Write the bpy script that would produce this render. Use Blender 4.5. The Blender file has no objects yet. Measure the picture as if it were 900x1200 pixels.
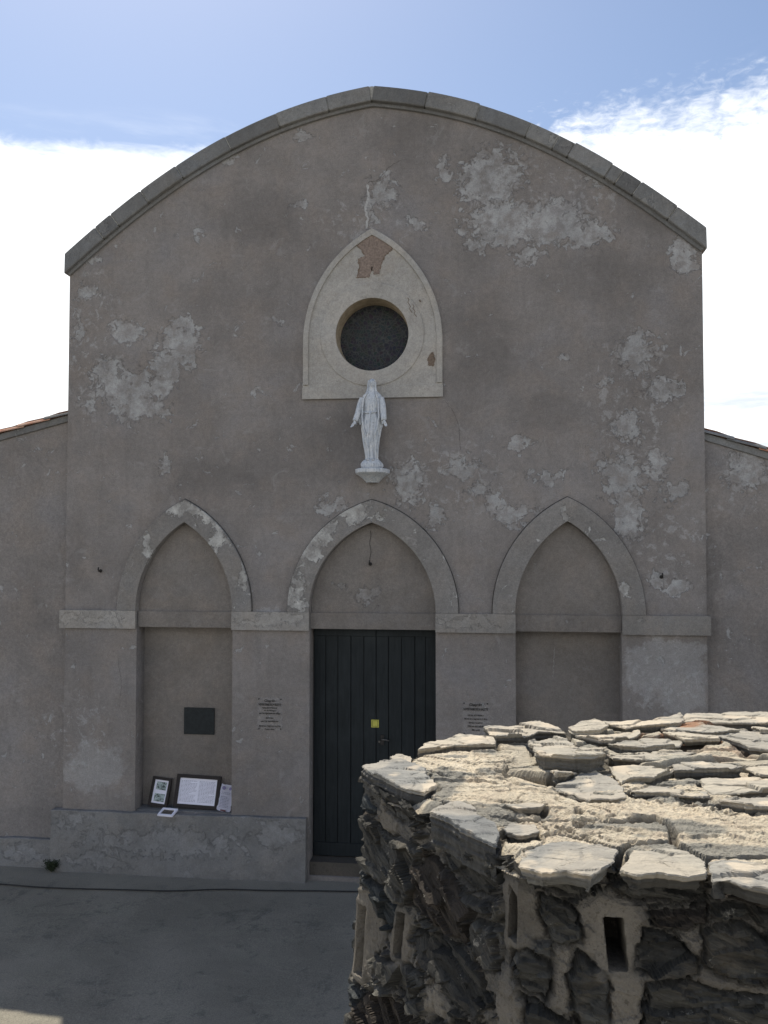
import bpy, bmesh, math, random
import numpy as np
from mathutils import Vector, Matrix, Euler
R_ = math.radians
random.seed(7)
scene = bpy.context.scene
COL = scene.collection

# ------------------------------------------------------------------ camera, light, exposure
CX, CY, CZ = 1.32, -10.1, 4.0
PSI, PITCH, FPX = R_(6.65), math.atan(0.036), 1000.0
cam_d = bpy.data.cameras.new('camera'); cam = bpy.data.objects.new('camera', cam_d); COL.objects.link(cam)
cam.location = (CX, CY, CZ); cam.rotation_euler = (math.pi/2+PITCH, 0, PSI)
cam_d.sensor_fit = 'VERTICAL'; cam_d.sensor_height = 36; cam_d.lens = 36*FPX/1200
cam_d.clip_start = 0.05; cam_d.clip_end = 6000
scene.camera = cam
SUN = Vector((-0.29, 0.565, 1.0)).normalized()
ELEV = math.asin(SUN.z); AZ = math.atan2(SUN.x, SUN.y)      # clockwise from +Y
sun_d = bpy.data.lights.new('sun', 'SUN'); sun_d.energy = 5.0; sun_d.angle = R_(0.53); sun_d.color = (1.0, 0.93, 0.80)
sun = bpy.data.objects.new('sun', sun_d); COL.objects.link(sun); sun.location = (-8, 16, 30)
sun.rotation_euler = SUN.to_track_quat('Z', 'Y').to_euler()
vs = scene.view_settings
vs.view_transform = 'Standard'; vs.look = 'None'; vs.gamma = 1; vs.use_curve_mapping = False; vs.exposure = 0.2

world = bpy.data.worlds.new('World'); scene.world = world; world.use_nodes = True

# ------------------------------------------------------------------ node helper
class NT:
    def __init__(s, tree): s.t = tree; tree.nodes.clear()
    def n(s, typ, _props=None, **inp):
        nd = s.t.nodes.new(typ)
        for k, v in (_props or {}).items(): setattr(nd, k, v)
        for k, v in inp.items():
            key = int(k[1:]) if k[0] == 'i' and k[1:].isdigit() else k.replace('_', ' ')
            s.set(nd.inputs[key], v)
        return nd
    def set(s, sock, v):
        if isinstance(v, bpy.types.NodeSocket): s.t.links.new(v, sock)
        else: sock.default_value = v
    def math(s, op, a, b=0.0, c=0.0, clamp=False):
        nd = s.t.nodes.new('ShaderNodeMath'); nd.operation = op; nd.use_clamp = clamp
        s.set(nd.inputs[0], a); s.set(nd.inputs[1], b); s.set(nd.inputs[2], c)
        return nd.outputs[0]
    def vmath(s, op, a, b=(0, 0, 0), c=None):
        nd = s.t.nodes.new('ShaderNodeVectorMath'); nd.operation = op
        s.set(nd.inputs[0], a); s.set(nd.inputs[1], b)
        if c is not None: s.set(nd.inputs[2], c)
        return nd.outputs['Value'] if op in ('LENGTH', 'DOT_PRODUCT') else nd.outputs[0]
    def noise(s, vec, scale, detail=4, rough=0.55, dist=0.0, out='Fac', sc3=None):
        if sc3: vec = s.vmath('MULTIPLY', vec, sc3)
        nd = s.n('ShaderNodeTexNoise', None, Vector=vec, Scale=scale, Detail=detail, Roughness=rough, Distortion=dist)
        return nd.outputs[out]
    def ramp(s, v, a, b, c=0.0, d=1.0, smooth=True):
        nd = s.t.nodes.new('ShaderNodeMapRange'); nd.interpolation_type = 'SMOOTHSTEP' if smooth else 'LINEAR'
        for i, x in enumerate((v, a, b, c, d)): s.set(nd.inputs[i], x)
        return nd.outputs[0]
    def mix(s, f, a, b, mode='MIX'):
        nd = s.t.nodes.new('ShaderNodeMix'); nd.data_type = 'RGBA'; nd.blend_type = mode
        s.set(nd.inputs[0], f)
        for i, x in ((6, a), (7, b)):
            if isinstance(x, tuple) and len(x) == 3: x = (*x, 1)
            s.set(nd.inputs[i], x)
        return nd.outputs[2]
    def pos(s): return s.t.nodes.new('ShaderNodeNewGeometry').outputs['Position']
    def obj(s): return s.t.nodes.new('ShaderNodeTexCoord').outputs['Object']
    def finish(s, color, rough=0.9, bump=None, dist=0.01, strength=1.0, metal=0.0, spec=0.3, normal2=None):
        b = s.n('ShaderNodeBsdfPrincipled')
        if isinstance(color, tuple) and len(color) == 3: color = (*color, 1)
        s.set(b.inputs['Base Color'], color); s.set(b.inputs['Roughness'], rough)
        s.set(b.inputs['Metallic'], metal); s.set(b.inputs['Specular IOR Level'], spec)
        if bump is not None:
            bp = s.n('ShaderNodeBump', None, Strength=strength, Distance=dist, Height=bump)
            s.t.links.new(bp.outputs[0], b.inputs['Normal'])
        o = s.n('ShaderNodeOutputMaterial'); s.t.links.new(b.outputs[0], o.inputs[0])
        return b

def material(name):
    m = bpy.data.materials.new(name); m.use_nodes = True
    return m, NT(m.node_tree)

# world: clear sky plus a bright bank of thin cloud low round the horizon, its unseen side added for ambient light
w = NT(world.node_tree)
sky = w.n('ShaderNodeTexSky'); sky.sky_type = 'NISHITA'; sky.sun_disc = False
sky.sun_elevation = ELEV; sky.sun_rotation = AZ; sky.altitude = 200; sky.air_density = 1.0; sky.dust_density = 1.0; sky.ozone_density = 1.5
dirv = w.n('ShaderNodeTexCoord').outputs['Generated']
sep = w.n('ShaderNodeSeparateXYZ', None, i0=dirv)
el = w.math('MULTIPLY', w.math('ARCSINE', sep.outputs[2]), 57.2958)
az = w.math('MULTIPLY', w.math('ARCTAN2', sep.outputs[0], sep.outputs[1]), 57.2958)
n1 = w.noise(dirv, 2.2, 3, 0.5, 0.3)
n2 = w.noise(dirv, 16.0, 6, 0.62, 0.8, sc3=(1, 1, 3.5))
n3 = w.noise(dirv, 60.0, 4, 0.6, 0.5, sc3=(1, 1, 2.2))
edge = w.math('ADD', 24.2, w.ramp(az, -28, 14, -0.4, 2.6))
edge = w.math('ADD', edge, w.math('MULTIPLY', w.math('SUBTRACT', n1, 0.5), 3.0))
d = w.math('SUBTRACT', edge, el)
rightness = w.ramp(az, 0, 10)
soft = w.math('ADD', 0.9, w.math('MULTIPLY', rightness, 1.6))
dn = w.math('ADD', d, w.math('MULTIPLY', w.math('SUBTRACT', n2, 0.52), w.ramp(az, -14, 4, 2.4, 4.2)))
dn = w.math('ADD', dn, w.math('MULTIPLY', w.math('MULTIPLY', w.math('SUBTRACT', n3, 0.5), 4.5), w.ramp(az, -12, 6)))
cm = w.math('DIVIDE', dn, soft)
cm = w.ramp(cm, -0.4, 1.4)
wis = w.math('MULTIPLY', w.ramp(w.noise(dirv, 5.0, 6, 0.6, 0.6, sc3=(1, 1, 5)), 0.56, 0.8), w.ramp(d, -2.5, -0.3, 0, 0.22))
cm = w.math('MAXIMUM', cm, wis)
thin = w.ramp(w.noise(dirv, 5.0, 6, 0.62, 0.5, sc3=(1, 1, 4.5)), 0.42, 0.62)
thin = w.math('MULTIPLY', thin, w.math('MULTIPLY', w.ramp(az, 8, 14), w.ramp(el, 21, 11)))
cloudc = w.mix(thin, (0.97, 0.985, 1.0), (0.62, 0.67, 0.73))
bg1 = w.n('ShaderNodeBackground', None, Color=sky.outputs[0], Strength=0.12)
bg2 = w.n('ShaderNodeBackground', None, Color=cloudc, Strength=1.22)
ms = w.n('ShaderNodeMixShader', None, i0=cm, i1=bg1.outputs[0], i2=bg2.outputs[0])
wo = w.n('ShaderNodeOutputWorld'); w.t.links.new(ms.outputs[0], wo.inputs[0])

# ------------------------------------------------------------------ pixel -> world helpers (900x1200 reading grid)
_cp, _sp = math.cos(PITCH), math.sin(PITCH)
FV = np.array([-math.sin(PSI)*_cp, math.cos(PSI)*_cp, _sp]); RV = np.array([math.cos(PSI), math.sin(PSI), 0]); UV = np.cross(RV, FV)
def ray(x, y): return FV + RV*(x-450)/FPX - UV*(y-600)/FPX
def fac(x, y, yy=0.0):
    r = ray(x, y); t = (yy-CY)/r[1]; return CX+r[0]*t, CZ+r[2]*t
def gnd(x, y, z=0.0):
    r = ray(x, y); t = (z-CZ)/r[2]; return CX+r[0]*t, CY+r[1]*t

# ------------------------------------------------------------------ object helpers
def link(name, me, mat=None, parent=None):
    o = bpy.data.objects.new(name, me); COL.objects.link(o)
    if mat is not None:
        me.materials.clear(); me.materials.append(mat)
    if parent is not None: o.parent = parent
    return o
def tag(o, label=None, cat=None, group=None, kind=None):
    if label: o['label'] = label
    if cat: o['category'] = cat
    if group: o['group'] = group
    if kind: o['kind'] = kind
    return o
def empty(name, label, cat, group=None, loc=(0, 0, 0), rot=(0, 0, 0)):
    o = bpy.data.objects.new(name, None); COL.objects.link(o); o.location = loc; o.rotation_euler = rot
    o.empty_display_size = 0.2
    return tag(o, label, cat, group)
def bm_obj(name, bm, mat, parent=None, smooth=False, bevel=0.0):
    me = bpy.data.meshes.new(name)
    if bevel > 0:
        es = [e for e in bm.edges if len(e.link_faces) == 2 and e.calc_face_angle(0) > 0.6]
        bmesh.ops.bevel(bm, geom=es, offset=bevel, segments=2, affect='EDGES', profile=0.5, clamp_overlap=True)
    bm.normal_update(); bm.to_mesh(me); bm.free()
    if smooth: me.polygons.foreach_set('use_smooth', [True]*len(me.polygons))
    return link(name, me, mat, parent)
def box(bm, x0, x1, y0, y1, z0, z1, mtx=None):
    vs_ = [bm.verts.new((x, y, z)) for z in (z0, z1) for y in (y0, y1) for x in (x0, x1)]
    for f in ((0, 2, 3, 1), (4, 5, 7, 6), (0, 1, 5, 4), (2, 6, 7, 3), (0, 4, 6, 2), (1, 3, 7, 5)):
        bm.faces.new([vs_[i] for i in f])
    if mtx is not None: bmesh.ops.transform(bm, matrix=mtx, verts=vs_)
    return vs_
def tube(bm, pts, rads, seg=10, cap=True):
    pts = [Vector(p) for p in pts]
    if isinstance(rads, (int, float)): rads = [rads]*len(pts)
    rings = []
    up = None
    for i, p in enumerate(pts):
        d_ = (pts[min(i+1, len(pts)-1)]-pts[max(i-1, 0)]).normalized()
        if up is None: up = d_.orthogonal().normalized()
        up = (up - d_*up.dot(d_)).normalized(); s_ = d_.cross(up)
        rr = rads[i] if isinstance(rads[i], tuple) else (rads[i], rads[i])
        rings.append([bm.verts.new(p + up*math.cos(a)*rr[0] + s_*math.sin(a)*rr[1]) for a in [2*math.pi*k/seg for k in range(seg)]])
    for a, b in zip(rings, rings[1:]):
        for k in range(seg): bm.faces.new((a[k], a[(k+1) % seg], b[(k+1) % seg], b[k]))
    if cap:
        bm.faces.new(rings[0][::-1]); bm.faces.new(rings[-1])
def prism(name, outer, holes, y0, y1, mat, parent=None, bevel=0.0, smooth=False):
    """outline in (x,z), pulled from y0 to y1"""
    cu = bpy.data.curves.new('tmp', 'CURVE'); cu.dimensions = '2D'; cu.fill_mode = 'BOTH'; cu.extrude = abs(y1-y0)/2
    for poly in [outer]+list(holes):
        sp = cu.splines.new('POLY'); sp.points.add(len(poly)-1)
        for i, (x, z) in enumerate(poly): sp.points[i].co = (x, z, 0, 1)
        sp.use_cyclic_u = True
    ob = bpy.data.objects.new('tmp', cu); COL.objects.link(ob)
    dg = bpy.context.evaluated_depsgraph_get(); dg.update()
    me = bpy.data.meshes.new_from_object(ob.evaluated_get(dg))
    bpy.data.objects.remove(ob); bpy.data.curves.remove(cu)
    bm = bmesh.new(); bm.from_mesh(me); bpy.data.meshes.remove(me)
    ym = (y0+y1)/2
    for v in bm.verts: v.co = Vector((v.co.x, ym-v.co.z, v.co.y))
    bmesh.ops.remove_doubles(bm, verts=bm.verts, dist=1e-4)
    bmesh.ops.dissolve_limit(bm, angle_limit=0.002, verts=bm.verts, edges=bm.edges)
    bmesh.ops.recalc_face_normals(bm, faces=bm.faces)
    return bm_obj(name, bm, mat, parent, smooth, bevel)

# ------------------------------------------------------------------ numpy noise
def _h(ix, iy, seed):
    n = (ix*374761393 + iy*668265263 + seed*1442695041) & 0xFFFFFFFF
    n = ((n ^ (n >> 13))*1274126177) & 0xFFFFFFFF
    return ((n ^ (n >> 16)) & 0xFFFFFF)/float(0xFFFFFF)
def vnoise(x, y, seed=0):
    x = np.asarray(x, float); y = np.asarray(y, float)
    ix = np.floor(x).astype(np.int64); iy = np.floor(y).astype(np.int64)
    fx = x-ix; fy = y-iy; fx = fx*fx*(3-2*fx); fy = fy*fy*(3-2*fy)
    return (_h(ix, iy, seed)*(1-fx)+_h(ix+1, iy, seed)*fx)*(1-fy)+(_h(ix, iy+1, seed)*(1-fx)+_h(ix+1, iy+1, seed)*fx)*fy
def fbm(x, y, seed=0, oct=4, gain=0.5):
    s = 0; a = 1; t = 0
    for o in range(oct):
        s = s+a*vnoise(x*2**o+o*17.3, y*2**o-o*9.1, seed+o*31); t += a; a *= gain
    return s/t-0.5
def sstep(a, b, x):
    t = np.clip((x-a)/(b-a), 0, 1); return t*t*(3-2*t)
def sdf_poly(px, py, poly):
    """>0 inside"""
    P = np.asarray(poly, float); n = len(P)
    d = np.full(px.shape, 1e9); ins = np.zeros(px.shape, bool)
    for i in range(n):
        ax, ay = P[i]; bx, by = P[(i+1) % n]
        ex, ey = bx-ax, by-ay
        t = np.clip(((px-ax)*ex+(py-ay)*ey)/(ex*ex+ey*ey+1e-12), 0, 1)
        d = np.minimum(d, (px-ax-ex*t)**2+(py-ay-ey*t)**2)
        c = ((ay > py) != (by > py)) & (px < (bx-ax)*(py-ay)/((by-ay) if by != ay else 1e-12)+ax)
        ins ^= c
    d = np.sqrt(d); return np.where(ins, d, -d)
def dist_line(px, py, line):
    P = np.asarray(line, float); d = np.full(px.shape, 1e9)
    for i in range(len(P)-1):
        ax, ay = P[i]; ex, ey = P[i+1]-P[i]
        t = np.clip(((px-ax)*ex+(py-ay)*ey)/(ex*ex+ey*ey+1e-12), 0, 1)
        d = np.minimum(d, (px-ax-ex*t)**2+(py-ay-ey*t)**2)
    return np.sqrt(d)
def np_mesh(name, co, quads, col=None, smooth=True):
    me = bpy.data.meshes.new(name)
    me.vertices.add(len(co)); me.vertices.foreach_set('co', np.ascontiguousarray(co, dtype=np.float32).ravel())
    me.loops.add(quads.size); me.loops.foreach_set('vertex_index', quads.astype(np.int32).ravel())
    me.polygons.add(len(quads)); me.polygons.foreach_set('loop_start', np.arange(0, quads.size, 4, dtype=np.int32))
    me.update(calc_edges=True); me.validate()
    if col is not None:
        at = me.color_attributes.new('tint', 'FLOAT_COLOR', 'POINT')
        c4 = np.ones((len(co), 4), np.float32); c4[:, :col.shape[1]] = col
        at.data.foreach_set('color', c4.ravel())
    me.polygons.foreach_set('use_smooth', np.full(len(me.polygons), bool(smooth)))
    return me

# ------------------------------------------------------------------ materials
def blobs_field(t, vec, blobs):
    """blobs in reading-grid pixels (x,y,rx,ry) on the front plane -> min normalised distance"""
    cur = None
    for (x, y, rx, ry) in blobs:
        cx_, cz_ = fac(x, y); k = 0.0101
        sx, sz = 1/(rx*k), 1/(ry*k)
        L = t.vmath('LENGTH', t.vmath('MULTIPLY_ADD', vec, (sx, 0, sz), (-cx_*sx, 0, -cz_*sz)))
        cur = L if cur is None else t.math('MINIMUM', cur, L)
    return cur

PATCH = [(212, 402, 24, 30), (196, 430, 20, 24), (152, 455, 44, 22), (165, 480, 34, 14), (128, 436, 20, 16), (178, 482, 22, 10), (150, 388, 20, 12), (188, 452, 14, 20), (158, 485, 10, 10),
         (452, 222, 12, 20), (432, 240, 5, 28), (575, 208, 36, 34), (590, 262, 44, 24), (645, 262, 40, 26), (555, 285, 14, 10), (690, 275, 26, 14),
         (700, 210, 14, 8), (620, 300, 20, 8), (660, 420, 7, 5), (705, 450, 9, 7), (610, 520, 14, 8), (560, 575, 12, 8), (640, 560, 14, 8), (330, 375, 5, 4), (300, 462, 5, 4), (420, 470, 4, 8), (745, 412, 24, 20), (776, 455, 20, 14), (728, 560, 24, 26), (738, 600, 18, 28), (735, 500, 16, 14), (600, 600, 26, 14), (578, 588, 12, 9),
         (478, 568, 18, 26), (512, 606, 12, 12), (193, 545, 8, 13), (350, 240, 11, 6), (232, 275, 8, 5), (390, 594, 20, 8), (112, 300, 10, 8),
         (100, 345, 14, 9), (92, 385, 7, 16), (104, 470, 10, 8), (882, 548, 20, 24), (795, 688, 14, 7), (768, 678, 9, 8), (800, 300, 14, 20),
         (770, 545, 12, 18), (790, 575, 16, 12), (490, 262, 12, 8), (520, 200, 8, 14), (355, 158, 12, 6), (270, 185, 8, 5), (540, 545, 16, 10), (430, 695, 14, 8)]
DARKS = [(480, 165, 60, 40), (770, 250, 50, 24), (700, 330, 60, 40), (300, 250, 70, 50), (250, 560, 60, 30), (90, 650, 20, 60), (560, 400, 50, 60), (395, 520, 40, 50), (640, 480, 50, 30), (835, 700, 14, 90)]
FAINT = [(640, 235, 120, 60), (740, 480, 70, 110), (520, 560, 90, 60), (110, 400, 45, 120), (790, 640, 60, 60), (430, 260, 70, 40), (780, 790, 60, 60), (90, 860, 60, 60), (880, 560, 40, 60)]
def plaster(name, base=(0.236, 0.219, 0.209), light=(0.385, 0.385, 0.385), patches=PATCH, faint=FAINT, amount=1.0, dirt=1.0, thr=0.0):
    m, t = material(name)
    P = t.pos()
    warp = t.noise(P, 3.6, 9, 0.72, 0.0, out='Color')
    Pw = t.vmath('MULTIPLY_ADD', t.vmath('SUBTRACT', warp, (0.5, 0.5, 0.5)), (0.62, 0.62, 0.62), P)
    fine = t.noise(P, 9.0, 8, 0.68, 0.4)
    grit = t.noise(P, 75.0, 5, 0.7)
    big = t.noise(P, 0.55, 4, 0.55)
    mid = t.noise(P, 2.3, 6, 0.6, 0.2)
    # base colour: blotchy limewash over cement
    c = t.mix(t.ramp(big, 0.32, 0.68), tuple(v*0.86 for v in base), tuple(v*1.10 for v in base))
    c = t.mix(t.math('MULTIPLY', t.ramp(mid, 0.42, 0.70), 0.45), c, (base[0]*1.12, base[1]*1.04, base[2]*0.96))
    cool = t.noise(P, 1.1, 5, 0.6, 0.3)
    c = t.mix(t.math('MULTIPLY', t.ramp(cool, 0.50, 0.72), 0.55), c, (base[0]*0.93, base[1]*0.98, base[2]*1.06))
    # rain streaks
    streak = t.noise(P, 3.0, 5, 0.6, 0.2, sc3=(3.0, 3.0, 0.45))
    c = t.mix(t.math('MULTIPLY', t.ramp(streak, 0.50, 0.74), 0.26*dirt), c, tuple(v*0.66 for v in base))
    # horizontal trowel / course marks
    course = t.noise(P, 2.0, 3, 0.6, 0.1, sc3=(0.5, 0.5, 9))
    c = t.mix(t.math('MULTIPLY', t.ramp(course, 0.55, 0.75), 0.14), c, tuple(v*1.25 for v in base))
    h = t.math('MULTIPLY', grit, 0.30)
    if faint:
        F = blobs_field(t, Pw, faint)
        fm = t.math('SUBTRACT', t.ramp(fine, 0.53, 0.60), t.ramp(F, 0.45, 1.15), 0, True)
        c = t.mix(t.math('MULTIPLY', fm, 0.5*amount), c, light)
    if patches:
        B = blobs_field(t, Pw, patches)
        pm = t.math('ADD', B, t.math('MULTIPLY', t.math('SUBTRACT', fine, 0.5), 3.6))
        pm = t.ramp(pm, 1.08, 0.90)
        inner = t.ramp(t.noise(P, 7.0, 6, 0.65), 0.38, 0.62, 0.22, 1.0)
        lightv = t.mix(t.ramp(mid, 0.4, 0.6), light, tuple(v*0.86 for v in light))
        c = t.mix(t.math('MULTIPLY', t.math('MULTIPLY', pm, inner), min(1.0, 1.0*amount)), c, lightv)
        h = t.math('ADD', h, t.math('MULTIPLY', pm, -0.35))
    if patches is PATCH:
        Dk = blobs_field(t, Pw, DARKS)
        c = t.mix(t.math('MULTIPLY', t.ramp(t.math('ADD', Dk, t.math('MULTIPLY', t.math('SUBTRACT', mid, 0.5), 1.6)), 1.15, 0.35), 0.42), c, tuple(v*0.62 for v in base))
    if patches is PATCH:
        Lt = blobs_field(t, Pw, [(765, 785, 30, 34), (800, 800, 26, 46), (785, 762, 46, 12), (110, 900, 40, 30), (300, 720, 30, 8)])
        c = t.mix(t.math('MULTIPLY', t.ramp(Lt, 1.1, 0.8), 0.42), c, light)
    # scattered chips
    sp = t.noise(P, 5.2, 7, 0.72, 0.6)
    sm = t.ramp(sp, 0.62+thr, 0.65+thr)
    c = t.mix(t.math('MULTIPLY', sm, min(1.0, 0.75*amount)), c, light)
    h = t.math('ADD', h, t.math('MULTIPLY', sm, -0.25))
    # dark pits and hairline specks
    pit = t.ramp(t.noise(P, 24.0, 5, 0.7), 0.70, 0.76)
    c = t.mix(t.math('MULTIPLY', pit, 0.65*dirt), c, tuple(v*0.4 for v in base))
    c = t.mix(t.ramp(grit, 0.30, 0.72), tuple(v*0 for v in base), c) if False else t.mix(0.22, c, t.mix(t.ramp(grit, 0.25, 0.75), (0.1, 0.1, 0.1), (0.88, 0.88, 0.88)), 'OVERLAY')
    mott = t.noise(P, 19.0, 7, 0.75, 0.2)
    c = t.mix(0.15, c, t.mix(t.ramp(mott, 0.32, 0.68), (0.18, 0.18, 0.18), (0.82, 0.82, 0.82)), 'OVERLAY')
    cloudy = t.noise(P, 1.6, 8, 0.68, 0.5)
    c = t.mix(0.13, c, t.mix(t.ramp(cloudy, 0.35, 0.65), (0.2, 0.2, 0.2), (0.8, 0.8, 0.8)), 'OVERLAY')
    scuff = t.ramp(t.noise(P, 4.0, 8, 0.74, 0.8), 0.57, 0.66)
    c = t.mix(t.math('MULTIPLY', scuff, 0.22*amount), c, light)
    # unevenly darker close to the ground
    sepn = t.n('ShaderNodeSeparateXYZ', None, i0=P)
    lowv = t.math('ADD', sepn.outputs[2], t.math('MULTIPLY', t.math('SUBTRACT', mid, 0.5), 2.2))
    c = t.mix(t.ramp(lowv, 1.1, -0.3, 0, 0.38), c, tuple(v*0.62 for v in base))
    h = t.math('ADD', h, t.math('MULTIPLY', fine, 0.9)); h = t.math('ADD', h, t.math('MULTIPLY', mid, 1.5))
    if 'coping' in name or 'band' in name:
        rv = t.n('ShaderNodeObjectInfo').outputs['Random']
        c = t.mix(0.6, c, t.mix(rv, (0.34, 0.34, 0.34), (0.68, 0.68, 0.67)), 'OVERLAY')
    t.finish(c, 0.95, h, 0.014, 1.0, spec=0.15)
    return m
M_WALL = plaster('aged_plaster')
M_NICHE = plaster('niche_plaster', base=(0.218, 0.200, 0.184), patches=[(430, 695, 16, 9), (400, 690, 8, 5)], faint=None, amount=0.5, dirt=0.6, thr=0.05)
M_ARCH = plaster('arch_render', base=(0.232, 0.222, 0.212), light=(0.50, 0.495, 0.475), faint=None, amount=1.25,
                 patches=[(376, 626, 22, 16), (412, 600, 34, 12), (362, 646, 16, 14), (347, 694, 14, 20), (262, 625, 12, 22), (214, 596, 26, 7), (288, 670, 5, 22), (176, 640, 6, 22), (735, 690, 6, 6), (245, 605, 14, 8), (665, 603, 5, 4)])
M_BAND = plaster('band_render', base=(0.275, 0.262, 0.247), light=(0.35, 0.335, 0.315), faint=None, amount=0.8,
                 patches=[(110, 724, 40, 6), (320, 727, 40, 7), (545, 730, 30, 6)])
M_PLINTH = plaster('plinth_cement', base=(0.232, 0.230, 0.226), light=(0.32, 0.32, 0.32), faint=None, amount=0.7, thr=-0.015,
                   patches=[(200, 985, 90, 14), (330, 975, 28, 16), (90, 960, 20, 8), (120, 1005, 40, 8), (20, 1000, 26, 8), (780, 800, 50, 40)])
_mc = None
M_COPE = plaster('coping_cement', base=(0.185, 0.186, 0.185), light=(0.30, 0.295, 0.285), faint=None, amount=0.6, dirt=1.6, thr=-0.02,
                 patches=[(122, 268, 7, 12), (656, 165, 10, 12), (787, 240, 6, 10)])
M_PALE = plaster('painted_surround', base=(0.385, 0.370, 0.345), light=(0.43, 0.41, 0.385), faint=None, amount=0.5, dirt=0.45, patches=None, thr=0.03)

def simple(name, col, rough=0.6, nscale=30, var=0.25, bump=0.003, metal=0.0, spec=0.4):
    m, t = material(name); P = t.obj()
    n = t.noise(P, nscale, 6, 0.65)
    n2_ = t.noise(P, nscale*0.2, 4, 0.6)
    c = t.mix(t.ramp(n, 0.3, 0.7), tuple(v*(1-var) for v in col), tuple(min(1, v*(1+var)) for v in col))
    c = t.mix(t.math('MULTIPLY', t.ramp(n2_, 0.4, 0.7), var), c, tuple(v*0.7 for v in col))
    t.finish(c, rough, n, bump, 0.8, metal, spec); return m

# ------------------------------------------------------------------ ground
m, t = material('worn_cement_paving'); P = t.pos()
a = t.noise(P, 0.8, 6, 0.62, 0.4); b_ = t.noise(P, 5, 8, 0.7); g = t.noise(P, 90, 4, 0.7); s_ = t.noise(P, 1.7, 5, 0.65, 1.2, sc3=(0.5, 1.2, 1))
c = t.mix(t.ramp(a, 0.35, 0.66), (0.200, 0.184, 0.150), (0.262, 0.241, 0.198))
c = t.mix(t.math('MULTIPLY', t.ramp(s_, 0.5, 0.62), 0.45), c, (0.245, 0.232, 0.185))
c = t.mix(t.math('MULTIPLY', t.ramp(b_, 0.56, 0.70), 0.6), c, (0.100, 0.098, 0.086))
dk = t.noise(P, 2.4, 8, 0.74, 0.6)
c = t.mix(t.math('MULTIPLY', t.ramp(dk, 0.56, 0.64), 0.45), c, (0.085, 0.085, 0.078))
c = t.mix(t.ramp(t.noise(P, 32, 5, 0.7), 0.66, 0.70), c, (0.33, 0.31, 0.27))
ckv = t.n('ShaderNodeTexVoronoi', {'feature': 'DISTANCE_TO_EDGE'}, Vector=t.vmath('MULTIPLY_ADD', t.vmath('SUBTRACT', t.noise(P, 2.0, 6, 0.7, out='Color'), (.5, .5, .5)), (.9, .9, 0), t.vmath('MULTIPLY', P, (1, 1, 0))), Scale=0.42)
ckm = t.math('MULTIPLY', t.ramp(ckv.outputs['Distance'], 0.004, 0.0005), 0.28)
c = t.mix(ckm, c, (0.06, 0.06, 0.055))
spq = t.n('ShaderNodeSeparateXYZ', None, i0=P)
c = t.mix(t.math('MULTIPLY', t.ramp(t.math('ADD', spq.outputs[1], t.math('MULTIPLY', b_, 0.5)), -0.45, 0.05), 0.5), c, (0.27, 0.25, 0.21))
c = t.mix(0.4, c, t.mix(t.ramp(g, .3, .7), (0.2, 0.2, 0.2), (0.8, 0.8, 0.8)), 'OVERLAY')
hh = t.math('ADD', t.math('MULTIPLY', b_, 1.0), t.math('MULTIPLY', g, 0.35))
t.finish(c, 0.92, hh, 0.012, 1.0, spec=0.2)
M_GROUND = m
bm = bmesh.new()
xs = [-2500, -300, -60, -20]+[x*0.5 for x in range(-32, 33)]+[20, 60, 300, 2500]
ys = [-2500, -300, -60, -20]+[y*0.5 for y in range(-30, 5)]+[20, 60, 300, 2500]
gv = {}
for i, x in enumerate(xs):
    for j, y in enumerate(ys):
        z = 0.0
        if abs(x) < 16 and -15 < y < -0.6: z = 0.008*math.sin(x*1.3+y*0.7)*math.sin(y*1.9-x*0.4)
        gv[i, j] = bm.verts.new((x, y, z))
for i in range(len(xs)-1):
    for j in range(len(ys)-1): bm.faces.new((gv[i, j], gv[i+1, j], gv[i+1, j+1], gv[i, j+1]))
g_ = bm_obj('ground', bm, M_GROUND, smooth=True); g_['kind'] = 'structure'

# ------------------------------------------------------------------ chapel
chapel = empty('chapel', 'weathered grey-beige plastered chapel with curved gable, round window and three pointed arches', 'chapel')
def arch(cx, w_, spring, h_, n=22):
    R = (h_*h_+w_*w_)/(2*w_); th = math.asin(min(1, h_/R))
    right = [(cx+w_-R+R*math.cos(th*i/n), spring+R*math.sin(th*i/n)) for i in range(n+1)]
    left = [(2*cx-x, z) for x, z in right[:-1]]
    return left+right[::-1]              # left spring -> apex -> right spring
# gable curve, read off as half-width -> height of the wall top below the coping
px_pts = [(437, 123), (500, 130), (558, 143), (617, 165), (665, 189), (712, 217), (760, 248), (822, 293)]
px_l = [(437, 123), (385, 135), (330, 155), (272, 182), (215, 213), (170, 246), (124, 283), (82, 320)]
H = []
for p in px_pts+px_l:
    x, z = fac(*p); H.append((abs(x-0.0), z))
H = np.array(sorted(H)); cf = np.polyfit(H[:, 0], H[:, 1], 4)
HW = 3.84
def top_z(x): return float(np.polyval(cf, abs(x)))
N = 64
xs_t = [HW-2*HW*i/N for i in range(N+1)]
outer = [(-HW, -0.3), (HW, -0.3)] + [(x, top_z(x)) for x in xs_t]
SPR = 3.17
DW, NW, NC = 0.755, 0.605, 2.30
def opening(cx, w_, bot, apex):
    return [(cx-w_, bot)] + arch(cx, w_, SPR, apex-SPR) + [(cx+w_, bot)]
win = [(0.44*math.cos(a), 6.50+0.44*math.sin(a)) for a in [2*math.pi*k/48 for k in range(48)]]
holes = [opening(-NC-0.01, NW, 0.73, 4.25), opening(0.0, DW, 0.05, 4.24), opening(NC-0.01, NW, 0.73, 4.25), win]
prism('wall', outer, holes, 0.0, 0.25, M_WALL, chapel, bevel=0.008)
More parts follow.
